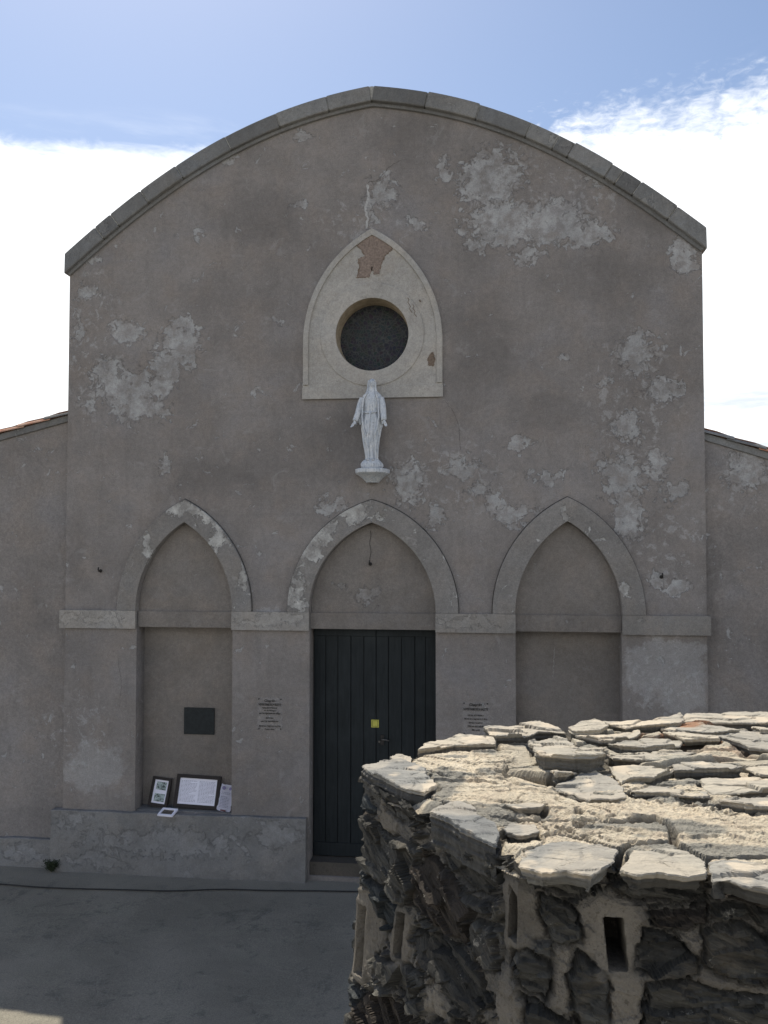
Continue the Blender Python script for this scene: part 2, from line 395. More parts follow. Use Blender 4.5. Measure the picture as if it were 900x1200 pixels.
# body behind: nave block with curved roof
nave_out = [(-HW+.02, -0.3), (HW-.02, -0.3)] + [(x*(HW-.02)/HW, top_z(x)-0.25) for x in xs_t]
prism('nave', nave_out, [], 0.38, 15.0, M_WALL, chapel)
# recessed panels behind the openings
for cx, w_, bot in ((-NC-.01, NW, 0.5), (0, DW, 2.95), (NC-.01, NW, 0.5)):
    bm = bmesh.new(); box(bm, cx-w_-0.1, cx+w_+0.1, 0.252, 0.378, bot, 4.5)
    bm_obj('recess_panel', bm, M_NICHE, chapel)
for cx, w_, ap, yt in ((-NC-.01, NW, 4.25, .07), (0, DW, 4.24, .09), (NC-.01, NW, 4.25, .07)):
    ty = [(cx-w_+.003, 2.985)]+arch(cx, w_-.003, SPR, ap-SPR-.004)+[(cx+w_-.003, 2.985)]
    prism('tympanum', ty, [], yt, 0.249, M_NICHE, chapel)
# string course: outer runs proud of the wall, inner runs in the recesses
for x0, x1 in ((-3.89, -NC-NW-.01), (-NC+NW-.01, -DW), (DW, NC-NW-.01), (NC+NW-.01, 3.87)):
    bm = bmesh.new(); box(bm, x0, x1, -0.055, 0.02, 2.95, SPR)
    bm_obj('string_course', bm, M_BAND, chapel, bevel=0.008)
for x0, x1 in ((-NC-NW-.008, -NC+NW-.012), (-DW+.002, DW-.002), (NC-NW-.008, NC+NW-.012)):
    bm = bmesh.new(); box(bm, x0, x1, 0.035 if x0 < -1 or x0 > 1 else 0.055, 0.26, 2.965, SPR-.012)
    bm_obj('recess_course', bm, M_NICHE, chapel, bevel=0.006)
# arch mouldings
M_SHADOW_GRIME = simple('shadow_grime_line', (0.075, 0.070, 0.064), 0.95, 9, 0.5, 0.002)
for cx, wi, hi, wo_, ho in ((-NC-.01, NW, 4.25, 0.845, 4.53), (0, DW, 4.24, 1.025, 4.51), (NC-.01, NW, 4.25, 0.87, 4.53)):
    oi = arch(cx, wi+.002, SPR, hi-SPR, 26); oo = arch(cx, wo_, SPR, ho-SPR, 26)
    gl_o = arch(cx, wo_+.010, SPR, ho_-SPR+.012 if False else ho-SPR+.013, 26); gl_i = arch(cx, wo_-.003, SPR, ho-SPR-.003, 26)
    prism('shadow_dirt_line', gl_o+gl_i[::-1], [], -0.003, 0.01, M_SHADOW_GRIME, chapel)  # dark strip round the arch: its shadow line painted in, with dirt
    prism('arch_moulding', oo+oi[::-1], [], -0.045, 0.02, M_ARCH, chapel, bevel=0.006)
# plinth
def plinth(name, x0, x1, y0, z1, seed, mat=M_PLINTH, yb=0.05, flare=0.05):
    n = max(4, int((x1-x0)/0.06)); rows = 14
    X, Z = np.meshgrid(np.linspace(x0, x1, n+1), np.linspace(0, 1, rows+1))
    Y = y0 - flare*(1-Z)**2 + fbm(X*3, Z*3, seed)*0.03 + fbm(X*14, Z*9, seed+3)*0.010
    Zz = -0.05+Z*(z1+0.05); Zz = Zz + (Z > 0.99)*fbm(X*4, Z*0, seed+5)*0.02
    co = np.stack([X, Y, Zz], -1)
    back = co[-1].copy(); back[:, 1] = yb; edge = co[-1].copy(); edge[:, 1] += 0.012; edge[:, 2] += 0.006
    co = np.concatenate([co, edge[None], back[None]])
    r, c_ = co.shape[:2]; idx = np.arange(r*c_).reshape(r, c_)
    q = np.stack([idx[:-1, :-1], idx[:-1, 1:], idx[1:, 1:], idx[1:, :-1]], -1).reshape(-1, 4)
    base_ = co.reshape(-1, 3); nv = len(base_)
    # side walls
    L = idx[:, 0]; Rr = idx[:, -1]
    lb = base_[L].copy(); lb[:, 1] = yb; rb = base_[Rr].copy(); rb[:, 1] = yb
    allco = np.concatenate([base_, lb, rb]); li = nv+np.arange(r); ri = nv+r+np.arange(r)
    ql = np.stack([li[:-1], L[:-1], L[1:], li[1:]], -1); qr = np.stack([Rr[:-1], ri[:-1], ri[1:], Rr[1:]], -1)
    me = np_mesh(name, allco, np.concatenate([q, ql[:-1], qr[:-1]]), smooth=False)
    me.polygons.foreach_set('use_smooth', [False]*len(me.polygons))
    return link(name, me, mat, chapel)
plinth('plinth', -3.95, -0.78, -0.075, 0.73, 3, flare=0.02)
plinth('plinth', 0.78, 3.95, -0.075, 0.73, 9, flare=0.02)
for s in (-1, 1):      # cheeks of the plinth inside the doorway
    pass
for cx in (-NC-.01, NC-.01):   # niche sills
    bm = bmesh.new(); box(bm, cx-NW+.001, cx+NW-.001, 0.045, 0.251, 0.6, 0.738); bm_obj('niche_sill', bm, M_PLINTH, chapel)
M_STEP = plaster('worn_step', base=(0.115, 0.103, 0.088), light=(0.17, 0.155, 0.135), patches=None, faint=None, amount=0.5)
bm = bmesh.new(); box(bm, -0.752, 0.752, 0.035, 0.42, -0.1, 0.205); bm_obj('door_step', bm, M_STEP, chapel, bevel=0.02)

# coping stones, one object each
ccf = cf.copy()
def cop_pt(x, off):
    z = top_z(x); dz = np.polyval(np.polyder(cf), abs(x))*(1 if x >= 0 else -1)
    n_ = Vector((-dz, 1)).normalized()
    if abs(x) < 1e-6: n_ = Vector((0, 1))
    return x+n_.x*off, z+n_.y*off
joints_px = [(78, 300), (119, 268), (137, 252), (172, 228), (213, 201), (270, 166), (328, 139), (386, 118), (437, 103), (499, 108), (559, 121), (618, 141), (650, 155), (668, 168), (712, 195), (724, 203), (745, 217), (787, 242), (824, 268)]
jx = [fac(*p)[0] for p in joints_px]; jx[0] = -HW-.035; jx[-1] = HW+.035; jx[8] = 0.0
# joint x was read on the outer edge: bring back to the wall line
jx = [x*(1-0.02) if 0 < i < len(jx)-1 else x for i, x in enumerate(jx)]
jit = random.Random(5)
for i in range(len(jx)-1):
    x0, x1 = jx[i]+0.004, jx[i+1]-0.004
    n = max(3, int(abs(x1-x0)/0.08)); pr = jit.uniform(-0.008, 0.008); th = 0.195+jit.uniform(-0.006, 0.010)
    lo = [cop_pt(x0+(x1-x0)*k/n, 0.012) for k in range(n+1)]; 
    a0 = x0+(.125 if i == 0 else 0); a1 = x1-(.125 if i == len(jx)-2 else 0); hi = [cop_pt(a0+(a1-a0)*k/n, th) for k in range(n+1)]
    prism('coping_stone', lo+hi[::-1], [], -0.085+pr, 0.42, M_COPE, chapel, bevel=0.014)
fl_lo = [cop_pt(-HW+2*HW*k/60, -0.03) for k in range(61)]; fl_hi = [cop_pt(-HW-.02+2*(HW+.02)*k/60, 0.014) for k in range(61)]
prism('coping_bed', fl_lo+fl_hi[::-1], [], -0.035, 0.36, M_COPE, chapel, bevel=0.006)
M_JOINT = simple('pale_joint_mortar', (0.36, 0.35, 0.32), 0.95, 40, 0.25, 0.004)
jh = [cop_pt(-HW+.10+2*(HW-.10)*k/60, 0.035) for k in range(61)]; jt = [cop_pt(-HW+.14+2*(HW-.14)*k/60, 0.195) for k in range(61)]
prism('joint_mortar', jh+jt[::-1], [], -0.066, 0.40, M_JOINT, chapel)

# window surround
fr_ap, fr_s, fr_b, fr_w = 7.79, 6.42, 5.735, 0.845
so = [(-fr_w, fr_b)] + arch(0, fr_w, fr_s, fr_ap-fr_s, 26) + [(fr_w, fr_b)]
wh = [(0.44*math.cos(a), 6.50+0.44*math.sin(a)) for a in [2*math.pi*k/48 for k in range(48)]]
sur = empty('window_surround', None, None); sur.parent = chapel
prism('surround_panel', so, [wh], -0.022, 0.01, M_PALE, sur, bevel=0.005)
ii = arch(0, fr_w-0.07, fr_s, fr_ap-fr_s-0.085, 26)
oo = arch(0, fr_w-.004, fr_s, fr_ap-fr_s-.004, 26)
rim = [(-fr_w+.004, 5.90)]+oo+[(fr_w-.004, 5.90), (fr_w-.07, 5.90)]+ii[::-1]+[(-fr_w+.07, 5.90)]
prism('surround_rim', rim, [], -0.042, -0.021, M_PALE, sur, bevel=0.006)
bm = bmesh.new(); box(bm, -fr_w-.004, fr_w+.004, -0.036, -0.019, fr_b-.004, 5.87); bm_obj('surround_base', bm, M_PALE, sur, bevel=0.005)
ring_o = [(0.625*math.cos(a), 6.50+0.625*math.sin(a)) for a in [2*math.pi*k/60 for k in range(60)]]
prism('surround_ring', ring_o, [wh], -0.034, -0.021, M_PALE, sur, bevel=0.006)
bm = bmesh.new()
rr = [(0.44*math.cos(a), 6.50+0.44*math.sin(a)) for a in [2*math.pi*k/64 for k in range(64)]]
for k in range(64):
    (xa, za), (xb, zb) = rr[k], rr[(k+1) % 64]
    vsq = [bm.verts.new(p) for p in ((xa*.997, -0.03, 6.5+(za-6.5)*.997), (xb*.997, -0.03, 6.5+(zb-6.5)*.997), (xb*.975, 0.36, 6.5+(zb-6.5)*.975), (xa*.975, 0.36, 6.5+(za-6.5)*.975))]
    bm.faces.new(vsq)
bmesh.ops.remove_doubles(bm, verts=bm.verts, dist=1e-4)
M_REVEAL = simple('ochre_reveal', (0.36, 0.30, 0.22), 0.9, 12, 0.25, 0.004)
bm_obj('window_reveal', bm, M_REVEAL, sur, smooth=True)
# exposed stone where paint has flaked off the surround
def flake(name, pts, y, mat, th=0.006, seed=1, amp=2.0, parent=sur):
    out = []
    rn = random.Random(seed)
    for i in range(len(pts)):
        a, b = pts[i], pts[(i+1) % len(pts)]
        n = max(2, int(math.hypot(b[0]-a[0], b[1]-a[1])/1.2))
        for k in range(n):
            f_ = k/n; out.append((a[0]+(b[0]-a[0])*f_+rn.uniform(-1, 1)*amp*.35, a[1]+(b[1]-a[1])*f_+rn.uniform(-1, 1)*amp*.35))
    return prism(name, [fac(x, y_, y) for x, y_ in out], [], y-th/2, y+th/2, mat, parent)
M_FLAKE = simple('bare_pink_stone', (0.235, 0.185, 0.155), 0.95, 40, 0.3, 0.006)
M_FLAKEE = simple('broken_paint_edge', (0.17, 0.13, 0.10), 0.95, 60, 0.4, 0.006)
fp = [(437, 276), (447, 278), (460, 286), (457, 294), (450, 300), (446, 311), (444, 322), (438, 321), (436, 312), (433, 324), (419, 325), (422, 313), (421, 303), (428, 300), (424, 293), (419, 288), (427, 281)]
flake('bare_patch', [((x-437)*1.1+437, (y-300)*1.05+300) for x, y in fp], -0.0235, M_FLAKEE, 0.003, 3)
flake('bare_patch', fp, -0.0255, M_FLAKE, 0.003, 4)
flake('bare_patch', [(504, 414), (508, 412), (510, 422), (508, 429), (502, 428), (501, 421)], -0.0255, M_FLAKEE, 0.003, 6)
for (x, y, L) in ((478, 350, 20), (484, 358, 16), (492, 352, 3)):
    bm = bmesh.new(); ps = []
    for k in range(8):
        xx, zz = fac(x+k*0.5*(L/10)*0.6+math.sin(k*2.1)*1.2, y+k*L/8); ps.append((xx, -0.0345, zz))
    tube(bm, ps, 0.004, 5); bm_obj('paint_crack', bm, M_FLAKEE, sur)
# stained glass: dark leaded panes
m, t = material('leaded_glass'); P = t.obj()
PS = t.vmath('SUBTRACT', P, (0, 0, 6.5))
sx = t.n('ShaderNodeSeparateXYZ', None, i0=PS)
rad = t.vmath('LENGTH', t.vmath('MULTIPLY', PS, (1, 0, 1)))
ang = t.math('ARCTAN2', sx.outputs[0], sx.outputs[2])
v = t.n('ShaderNodeTexVoronoi', {'feature': 'DISTANCE_TO_EDGE'}, Vector=t.vmath('MULTIPLY', PS, (1, 0, 1)), Scale=22.0, Randomness=0.9)
vc = t.n('ShaderNodeTexVoronoi', None, Vector=t.vmath('MULTIPLY', PS, (1, 0, 1)), Scale=23.0, Randomness=0.9)
lead = t.ramp(v.outputs['Distance'], 0.10, 0.03)
ringl = t.ramp(t.math('ABSOLUTE', t.math('SUBTRACT', t.math('FRACT', t.math('MULTIPLY', rad, 7.4)), 0.5)), 0.06, 0.02)
spk = t.ramp(t.math('ABSOLUTE', t.math('SUBTRACT', t.math('FRACT', t.math('MULTIPLY', ang, 12/6.28318)), 0.5)), 0.05, 0.02)
gl = t.mix(0.75, vc.outputs['Color'], (0.03, 0.045, 0.07)); gl = t.mix(0.93, gl, (0.012, 0.015, 0.020))
cc = t.mix(t.math('MAXIMUM', lead, t.math('MULTIPLY', t.math('MAXIMUM', ringl, spk), 0.7), 0, True), gl, (0.062, 0.066, 0.068))
t.finish(cc, 0.6, t.math('ADD', lead, t.noise(P, 60, 3)), 0.004, 0.8, spec=0.3)
M_GLASS = m
prism('window', [(0.45*math.cos(a), 6.50+0.45*math.sin(a)) for a in [2*math.pi*k/48 for k in range(48)]], [], 0.26, 0.28, M_GLASS, chapel)
M_IRON = simple('dark_iron', (0.05, 0.047, 0.045), 0.6, 60, 0.4, 0.002, 0.6)
# door: two leaves of vertical boards
m, t = material('dark_blue_green_paint'); P = t.obj()
n = t.noise(P, 6, 6, 0.65, 0.3, sc3=(7, 7, 0.6)); n2_ = t.noise(P, 2, 5, 0.6)
sepn = t.n('ShaderNodeSeparateXYZ', None, i0=P)
c = t.mix(t.ramp(n, 0.3, 0.7), (0.010, 0.014, 0.016), (0.019, 0.024, 0.027))
c = t.mix(t.math('MULTIPLY', t.ramp(n2_, 0.45, 0.7), 0.5), c, (0.030, 0.038, 0.042))
t.finish(c, 0.62, n, 0.003, 0.9, spec=0.25)
M_DOOR = m
door = empty('door', None, None); door.parent = chapel
db, dt_ = 0.215, 2.962
bm = bmesh.new(); box(bm, -.75, .75, 0.255, 0.30, db, dt_); bm_obj('door_backing', bm, M_DOOR, door)
seams = [-0.75, -0.60, -0.45, -0.29, -0.13, 0.02, 0.17, 0.33, 0.49, 0.62, 0.75]
for k in range(len(seams)-1):
    x0, x1 = seams[k]+.005, seams[k+1]-.005
    yy = 0.232 + (0.0, 0.006, -0.004, 0.005, -0.006)[k % 5]
    bm = bmesh.new(); box(bm, x0, x1, yy, 0.256, db+.015, dt_-.10); bm_obj('door_board', bm, M_DOOR, door, bevel=0.004)
for x0, x1 in ((-.745, .015), (.025, .745)):
    bm = bmesh.new(); box(bm, x0, x1, 0.222, 0.256, dt_-.095, dt_-.005); bm_obj('door_rail', bm, M_DOOR, door, bevel=0.004)
    bm = bmesh.new(); box(bm, x0, x1, 0.215, 0.23, db+.005, db+.16); bm_obj('door_rail', bm, M_DOOR, door, bevel=0.004)
M_STEEL = simple('worn_steel', (0.14, 0.135, 0.13), 0.45, 50, 0.3, 0.001, 0.8)
hx, hz = fac(448, 867, 0.22)
bm = bmesh.new(); box(bm, hx-.02, hx+.02, 0.214, 0.228, hz-.06, hz+.06); bm_obj('lock_plate', bm, M_IRON, door, bevel=0.004)
bm = bmesh.new(); tube(bm, [(hx, .222, hz+.01), (hx, .18, hz+.01)], .009, 8); tube(bm, [(hx-.004, .18, hz+.01), (hx+.03, .176, hz+.012), (hx+.09, .18, hz+.0)], [.011, .010, .008], 8)
bm_obj('door_handle', bm, M_STEEL, door, smooth=True)
bm = bmesh.new(); tube(bm, [(hx-.035, .222, hz-.02), (hx-.035, .205, hz-.02)], .013, 10); bm_obj('keyhole_cover', bm, M_STEEL, door)
# hooks
for (x, y, yy) in ((118, 669, 0), (775, 676, 0), (434, 661, 0.25)):
    yy = .09 if yy else 0
    hx_, hz_ = fac(x, y, yy)
    bm = bmesh.new(); tube(bm, [(hx_, yy+.01, hz_), (hx_, yy-.05, hz_), (hx_, yy-.07, hz_+.02), (hx_, yy-.06, hz_+.045)], .009, 7)
    tube(bm, [(hx_, yy-.002, hz_), (hx_, yy-.008, hz_)], .022, 10)
    bm_obj('iron_hook', bm, M_IRON, chapel)
ps = [(fac(434+0.8*math.sin(k*1.3), 622+k*4, .089)) for k in range(10)]
bm = bmesh.new(); tube(bm, [(x, .087, z) for x, z in ps], .0028, 5); bm_obj('hook_wire', bm, M_IRON, chapel)
# cracks in the plaster (thin filled seams standing 1 mm proud)
M_CRACK = simple('dark_crack_filling', (0.10, 0.092, 0.085), 0.95, 50, 0.4, 0.002)
M_FILL = simple('pale_crack_filling', (0.40, 0.395, 0.39), 0.95, 30, 0.25, 0.004)
def crack(pxs, wmm, mat, seed, yy=-0.0015, name='crack'):
    rn = random.Random(seed); L = []; Rr = []
    pts = []
    for (a, b) in zip(pxs, pxs[1:]):
        n = max(2, int(math.hypot(b[0]-a[0], b[1]-a[1])/2.0))
        for k in range(n): pts.append((a[0]+(b[0]-a[0])*k/n+rn.uniform(-.7, .7), a[1]+(b[1]-a[1])*k/n+rn.uniform(-.5, .5)))
    pts.append(pxs[-1])
    W = [fac(*p) for p in pts]
    for i, (x, z) in enumerate(W):
        a = W[max(i-1, 0)]; b = W[min(i+1, len(W)-1)]; dx, dz = b[0]-a[0], b[1]-a[1]; l = math.hypot(dx, dz)+1e-9
        ww = wmm/1000*rn.uniform(.5, 1.2)*(0.25 if i in (0, len(W)-1) else 1)
        L.append((x-dz/l*ww, z+dx/l*ww)); Rr.append((x+dz/l*ww, z-dx/l*ww))
    bm = bmesh.new()
    va = [bm.verts.new((x, yy, z)) for x, z in L]; vb = [bm.verts.new((x, yy, z)) for x, z in Rr]
    vc_ = [bm.verts.new((x, yy+.01, z)) for x, z in L]; vd = [bm.verts.new((x, yy+.01, z)) for x, z in Rr]
    for i in range(len(va)-1):
        bm.faces.new((va[i], va[i+1], vb[i+1], vb[i])); bm.faces.new((va[i], vc_[i], vc_[i+1], va[i+1])); bm.faces.new((vb[i], vb[i+1], vd[i+1], vd[i]))
    bmesh.ops.recalc_face_normals(bm, faces=bm.faces)
    return bm_obj(name, bm, mat, chapel)
crack([(429, 268), (431, 256), (428, 245), (432, 232), (430, 216)], 15, M_FILL, 1, name='crack_filling')
crack([(441, 213), (448, 205), (456, 196), (470, 187)], 2.4, M_CRACK, 2)
crack([(430, 216), (434, 212), (441, 214)], 2.4, M_CRACK, 12)
crack([(522, 470), (532, 484), (538, 500), (539, 528)], 2.2, M_CRACK, 3)
crack([(140, 830), (142, 800), (138, 770)], 1.2, M_CRACK, 4)
crack([(652, 760), (650, 800)], 1.6, M_FILL, 5, yy=0.2495)

# wings
M_TILE, t = material('terracotta'); P = t.pos()
n = t.noise(P, 7, 6, 0.65); n2_ = t.noise(P, 30, 5, 0.7)
c = t.mix(t.ramp(n, .35, .65), (0.42, 0.20, 0.13), (0.52, 0.36, 0.27)); c = t.mix(t.math('MULTIPLY', t.ramp(n2_, .55, .7), .7), c, (0.30, 0.28, 0.24))
t.finish(c, 0.9, n2_, 0.004, 0.8, spec=0.15)
def wing(side, z_in, slope, yb, tile_from):
    s = side; x_in = HW-.06; x_out = 9.5
    o = [(s*x_in, -.3), (s*x_out, -.3), (s*x_out, z_in-slope*(x_out-x_in)), (s*x_in, z_in)]
    if s < 0: o = o[::-1]
    prism('side_wall', o, [], yb, 14.6, M_WALL, chapel)
    # roof deck and corrugated tiles running down the slope
    rows = int(14/0.2); ns = 24
    co = []; 
    nx = 28
    for j in range(rows*6+1):
        y = yb-.03+j*0.2/6
        for i in range(nx+1):
            x = x_in+(x_out+.15-x_in)*i/nx
            saw = (i % 2)*0.012
            co.append((s*x, y, z_in-slope*(x-x_in)+0.05+0.035*math.cos((j/6.0)*2*math.pi)+saw))
    co = np.array(co); idx = np.arange(len(co)).reshape(rows*6+1, nx+1)
    q = np.stack([idx[:-1, :-1], idx[:-1, 1:], idx[1:, 1:], idx[1:, :-1]], -1).reshape(-1, 4)
    roof = link('roof', np_mesh('roof', co, q), M_TILE, chapel)
    # verge tiles
    n = 14; x = x_in; k = 0
    while x < x_out:
        L = 0.40; bm = bmesh.new(); z0 = z_in-slope*(x-x_in); z1 = z0-slope*L
        lift0, lift1 = 0.028, 0.05
        rings = []
        for (xx, zz, rr) in ((x-.03, z0+.03*slope+lift0, .062), (x+L, z1+lift1, .075)):
            for r2 in (rr, rr-.014):
                rings.append([bm.verts.new((s*xx, yb-.02+.02+math.cos(math.pi*a/10)*r2*-1, zz+math.sin(math.pi*a/10)*r2*.62)) for a in range(11)])
        a0, a1, b0, b1 = rings
        for i in range(10):
            bm.faces.new((a0[i], a0[i+1], b0[i+1], b0[i])); bm.faces.new((a1[i], b1[i], b1[i+1], a1[i+1]))
            bm.faces.new((a0[i], a1[i], a1[i+1], a0[i+1])); bm.faces.new((b0[i], b0[i+1], b1[i+1], b1[i]))
        for e in (0, 10): bm.faces.new((a0[e], b0[e], b1[e], a1[e]))
        bmesh.ops.recalc_face_normals(bm, faces=bm.faces)
        if not (x < x_in+tile_from): bm_obj('verge_tile', bm, M_TILE, chapel, smooth=False)
        else: bm_obj('verge_tile', bm, M_COPE, chapel, smooth=False)
        x += L-.05; k += 1
    # mortar bed under the verge
    o = [(s*x_in, z_in-.05), (s*x_out, z_in-slope*(x_out-x_in)-.05), (s*x_out, z_in-slope*(x_out-x_in)+.035), (s*x_in, z_in+.035)]
    prism('verge_bed', o, [], yb-.03, yb+.1, M_COPE, chapel, bevel=0.008)
wing(-1, 5.60, .25, .10, 0.1)
wing(1, 5.26, .33, .10, 0.5)
plinth('side_plinth', -9.4, -3.94, 0.02, 0.33, 21, yb=.12, flare=.03)
plinth('side_plinth', 3.94, 9.4, 0.02, 0.33, 22, yb=.12, flare=.03)

# statue bracket
M_STAT, t = material('weathered_white_paint'); P = t.pos()
n = t.noise(P, 16, 6, 0.7, 0.4); n2_ = t.noise(P, 60, 5, 0.7); st = t.noise(P, 12, 5, 0.65, 0.2, sc3=(5, 5, .6))
geo = t.t.nodes.new('ShaderNodeNewGeometry')
c = t.mix(t.ramp(n, .35, .65), (0.50, 0.545, 0.60), (0.63, 0.65, 0.67))
c = t.mix(t.math('MULTIPLY', t.ramp(st, .48, .66), .7), c, (0.28, 0.32, 0.38))
c = t.mix(t.math('MULTIPLY', t.ramp(n2_, .58, .66), .8), c, (0.20, 0.18, 0.16))
c = t.mix(t.math('MULTIPLY', t.ramp(geo.outputs['Pointiness'], .50, .44), .75), c, (0.11, 0.105, 0.10))
t.finish(c, 0.7, n2_, 0.004, 0.9, spec=0.3)
bm = bmesh.new()
prof = [(0.0, 4.715), (0.075, 4.715), (0.085, 4.73), (0.13, 4.775), (0.165, 4.80), (0.185, 4.81), (0.205, 4.825), (0.208, 4.868), (0.19, 4.875), (0, 4.876)]
rings = []
for r_, z in prof:
    ring = []
    for k in range(9):
        a = math.pi*k/8; ring.append(bm.verts.new((0.006-math.cos(a)*r_*(1.0), 0.0-min(1.0, math.sin(a)*1.18)*r_*1.35 if r_ else 0, z)))
    rings.append(ring)
for a, b in zip(rings, rings[1:]):
    for k in range(8): bm.faces.new((a[k], a[k+1], b[k+1], b[k]))
bmesh.ops.remove_doubles(bm, verts=bm.verts, dist=1e-4); bmesh.ops.recalc_face_normals(bm, faces=bm.faces)
bm_obj('statue_bracket', bm, M_STAT, chapel, bevel=.004)

# ------------------------------------------------------------------ statue
def build_statue():
    root = empty('statue', 'white painted statue of a robed woman with lowered open hands on bracket below round window', 'statue', loc=(0.012, -0.14, 4.876), rot=(0, 0, R_(-4)))
    def loft(bm, rows, seg=56, fold=None):
        rings = []
        for (z, cx, cy, rx, ry) in rows:
            ring = []
            for k in range(seg):
                a = 2*math.pi*k/seg; f_ = 1.0
                if fold: f_ += fold(a, z)
                ring.append(bm.verts.new((cx+math.cos(a)*rx*f_*1.1, cy+math.sin(a)*ry*f_, z)))
            rings.append(ring)
        for a, b in zip(rings, rings[1:]):
            for k in range(seg): bm.faces.new((a[k], a[(k+1) % seg], b[(k+1) % seg], b[k]))
        bm.faces.new(rings[0][::-1]); bm.faces.new(rings[-1])
    bm = bmesh.new()
    def interp(keys, n):
        ks = np.array(keys); zz = np.linspace(ks[0, 0], ks[-1, 0], n)
        return [(z, *[float(np.interp(z, ks[:, 0], ks[:, i])) for i in range(1, 5)]) for z in zz]
    # robe: (z, cx, cy, rx, ry)
    robe = [(0.085, 0.0, 0, .068, .070), (0.13, 0.0, 0, .062, .066), (0.22, -.004, 0, .070, .070), (0.34, -.006, 0, .090, .082), (0.46, -.004, 0, .108, .088), (0.56, 0, 0, .106, .082), (0.63, 0, 0, .088, .074),
            (0.68, .002, 0, .080, .068), (0.75, .004, 0, .094, .072), (0.82, .004, .0, .108, .068), (0.865, .004, .002, .098, .058), (0.90, .004, .004, .056, .044), (0.93, .004, .004, .032, .034)]
    def fold(a, z):
        s = max(0.0, min(1.0, (0.72-z)/0.5))
        return (0.085*math.sin(a*9+z*5)+0.06*math.sin(a*15-z*9+1.3)+.03*math.sin(a*4+z*7))*s+0.012*math.sin(a*11+z*20)
    loft(bm, interp(robe, 60), 90, fold)
    # mantle hanging from the shoulders, open at the front
    mant = [(0.44, 0, .03, .095, .07), (0.50, 0, .028, .116, .075), (0.60, 0, .024, .112, .072), (0.72, .002, .020, .104, .070), (0.82, .004, .012, .118, .066), (0.87, .004, .010, .098, .058), (0.93, .004, .014, .044, .046), (0.98, .004, .014, .040, .048)]
    loft(bm, interp(mant, 40), 70, lambda a, z: 0.035*math.sin(a*10+z*8)*max(0, min(1, (.9-z)/.3)))
    # belt drape
    tube(bm, [(-.095, -.05, .665), (-.04, -.073, .652), (.03, -.075, .655), (.095, -.05, .668)], .009, 8)
    tube(bm, [(.0, -.076, .65), (-.012, -.085, .58), (-.02, -.088, .48), (-.015, -.09, .40)], [.012, .011, .010, .008], 8)
    # diagonal fold edges of the mantle
    for sx in (-1, 1):
        tube(bm, [(sx*.05+.004, -.045, .90), (sx*.085, -.062, .82), (sx*.095, -.07, .72), (sx*.10, -.075, .60), (sx*.085, -.085, .48), (sx*.05, -.088, .38)], [.012, .012, .011, .012, .011, .008], 8)
    # head, face, veil
    def ell(c, r, seg=20, rot=None):
        mt = Matrix.Translation(c) @ (rot or Matrix()) @ Matrix.Diagonal((*r, 1))
        bmesh.ops.create_uvsphere(bm, u_segments=seg, v_segments=seg//2+4, radius=1, matrix=mt)
    ell((.004, -.004, 1.005), (.040, .047, .055))
    ell((.004, -.012, .985), (.030, .036, .040))        # jaw
    ell((.004, .012, 1.010), (.045, .047, .058))         # veil over the hair
    ell((.004, .030, .965), (.044, .036, .070))
    tube(bm, [(.004, -.046, 1.018), (.004, -.058, .998), (.004, -.050, .992)], [.004, .0075, .005], 8)   # nose
    tube(bm, [(-.010, -.048, .978), (.004, -.053, .977), (.018, -.048, .978)], [.003, .0048, .003], 8)     # mouth
    for sx in (-1, 1):
        tube(bm, [(sx*.028+.004, -.038, 1.022), (sx*.016+.004, -.048, 1.024), (sx*.008+.004, -.048, 1.020)], .0045, 8)  # brows
        ell((sx*.016+.004, -.043, 1.010), (.006, .005, .004), 10)
        tube(bm, [(sx*.036+.004, -.018, 1.045), (sx*.044+.004, -.014, 1.00), (sx*.044+.004, -.016, .95), (sx*.056+.004, -.022, .905)], [.009, .011, .012, .013], 10)
    ell((.004, -.022, .975), (.012, .02, .010))
    # arms with wide sleeves, lowered and spread
    arms = {-1: [(-.105, -.012, .83), (-.135, -.028, .74), (-.152, -.05, .66), (-.172, -.075, .585), (-.182, -.088, .555)],
            1: [(.112, -.012, .83), (.135, -.030, .74), (.150, -.055, .66), (.160, -.08, .585), (.164, -.09, .555)]}
    for sx, P_ in arms.items():
        tube(bm, P_, [.040, .040, .036, .034, .030], 14)
        tube(bm, [P_[2], (P_[2][0]*.93, -.03, .58), (P_[2][0]*.85, -.02, .52)], [(.03, .03), (.026, .02), (.012, .012)], 12)   # sleeve drape
        wr = Vector(P_[-1]); dr = Vector((sx*.022, -.018, -.05)).normalized()
        tube(bm, [wr-dr*.02, wr+dr*.018], [.016, .014], 10)
        side = Vector((1, -.25, 0)).normalized()
        tube(bm, [wr+dr*.012, wr+dr*.030, wr+dr*.050], [(.010, .013), (.012, .020), (.011, .020)], 12)
        # palm and fingers
        for f_, L in zip((-1.5, -.5, .5, 1.5), (.040, .048, .045, .034)):
            b0 = wr+dr*.048+side*f_*.0098
            tube(bm, [b0-dr*.012, b0, b0+dr*L*.5+Vector((0, -.004, 0)), b0+dr*L+Vector((0, -.013, .003))], [.0058, .0056, .0052, .0042], 8)
        tb = wr+dr*.018-side*sx*.014
        tube(bm, [tb, tb-side*sx*.014+dr*.016, tb-side*sx*.020+dr*.034+Vector((0, -.005, 0))], [.0075, .0065, .005], 8)
    # feet under the hem and globe-shaped base
    for sx in (-1, 1): ell((sx*.03, -.075, .098), (.018, .032, .014), 14)
    base = [(0.0, 0, 0, .105, .105), (.022, 0, 0, .120, .115), (.05, 0, 0, .118, .112), (.075, 0, 0, .102, .098), (.10, 0, 0, .080, .078)]
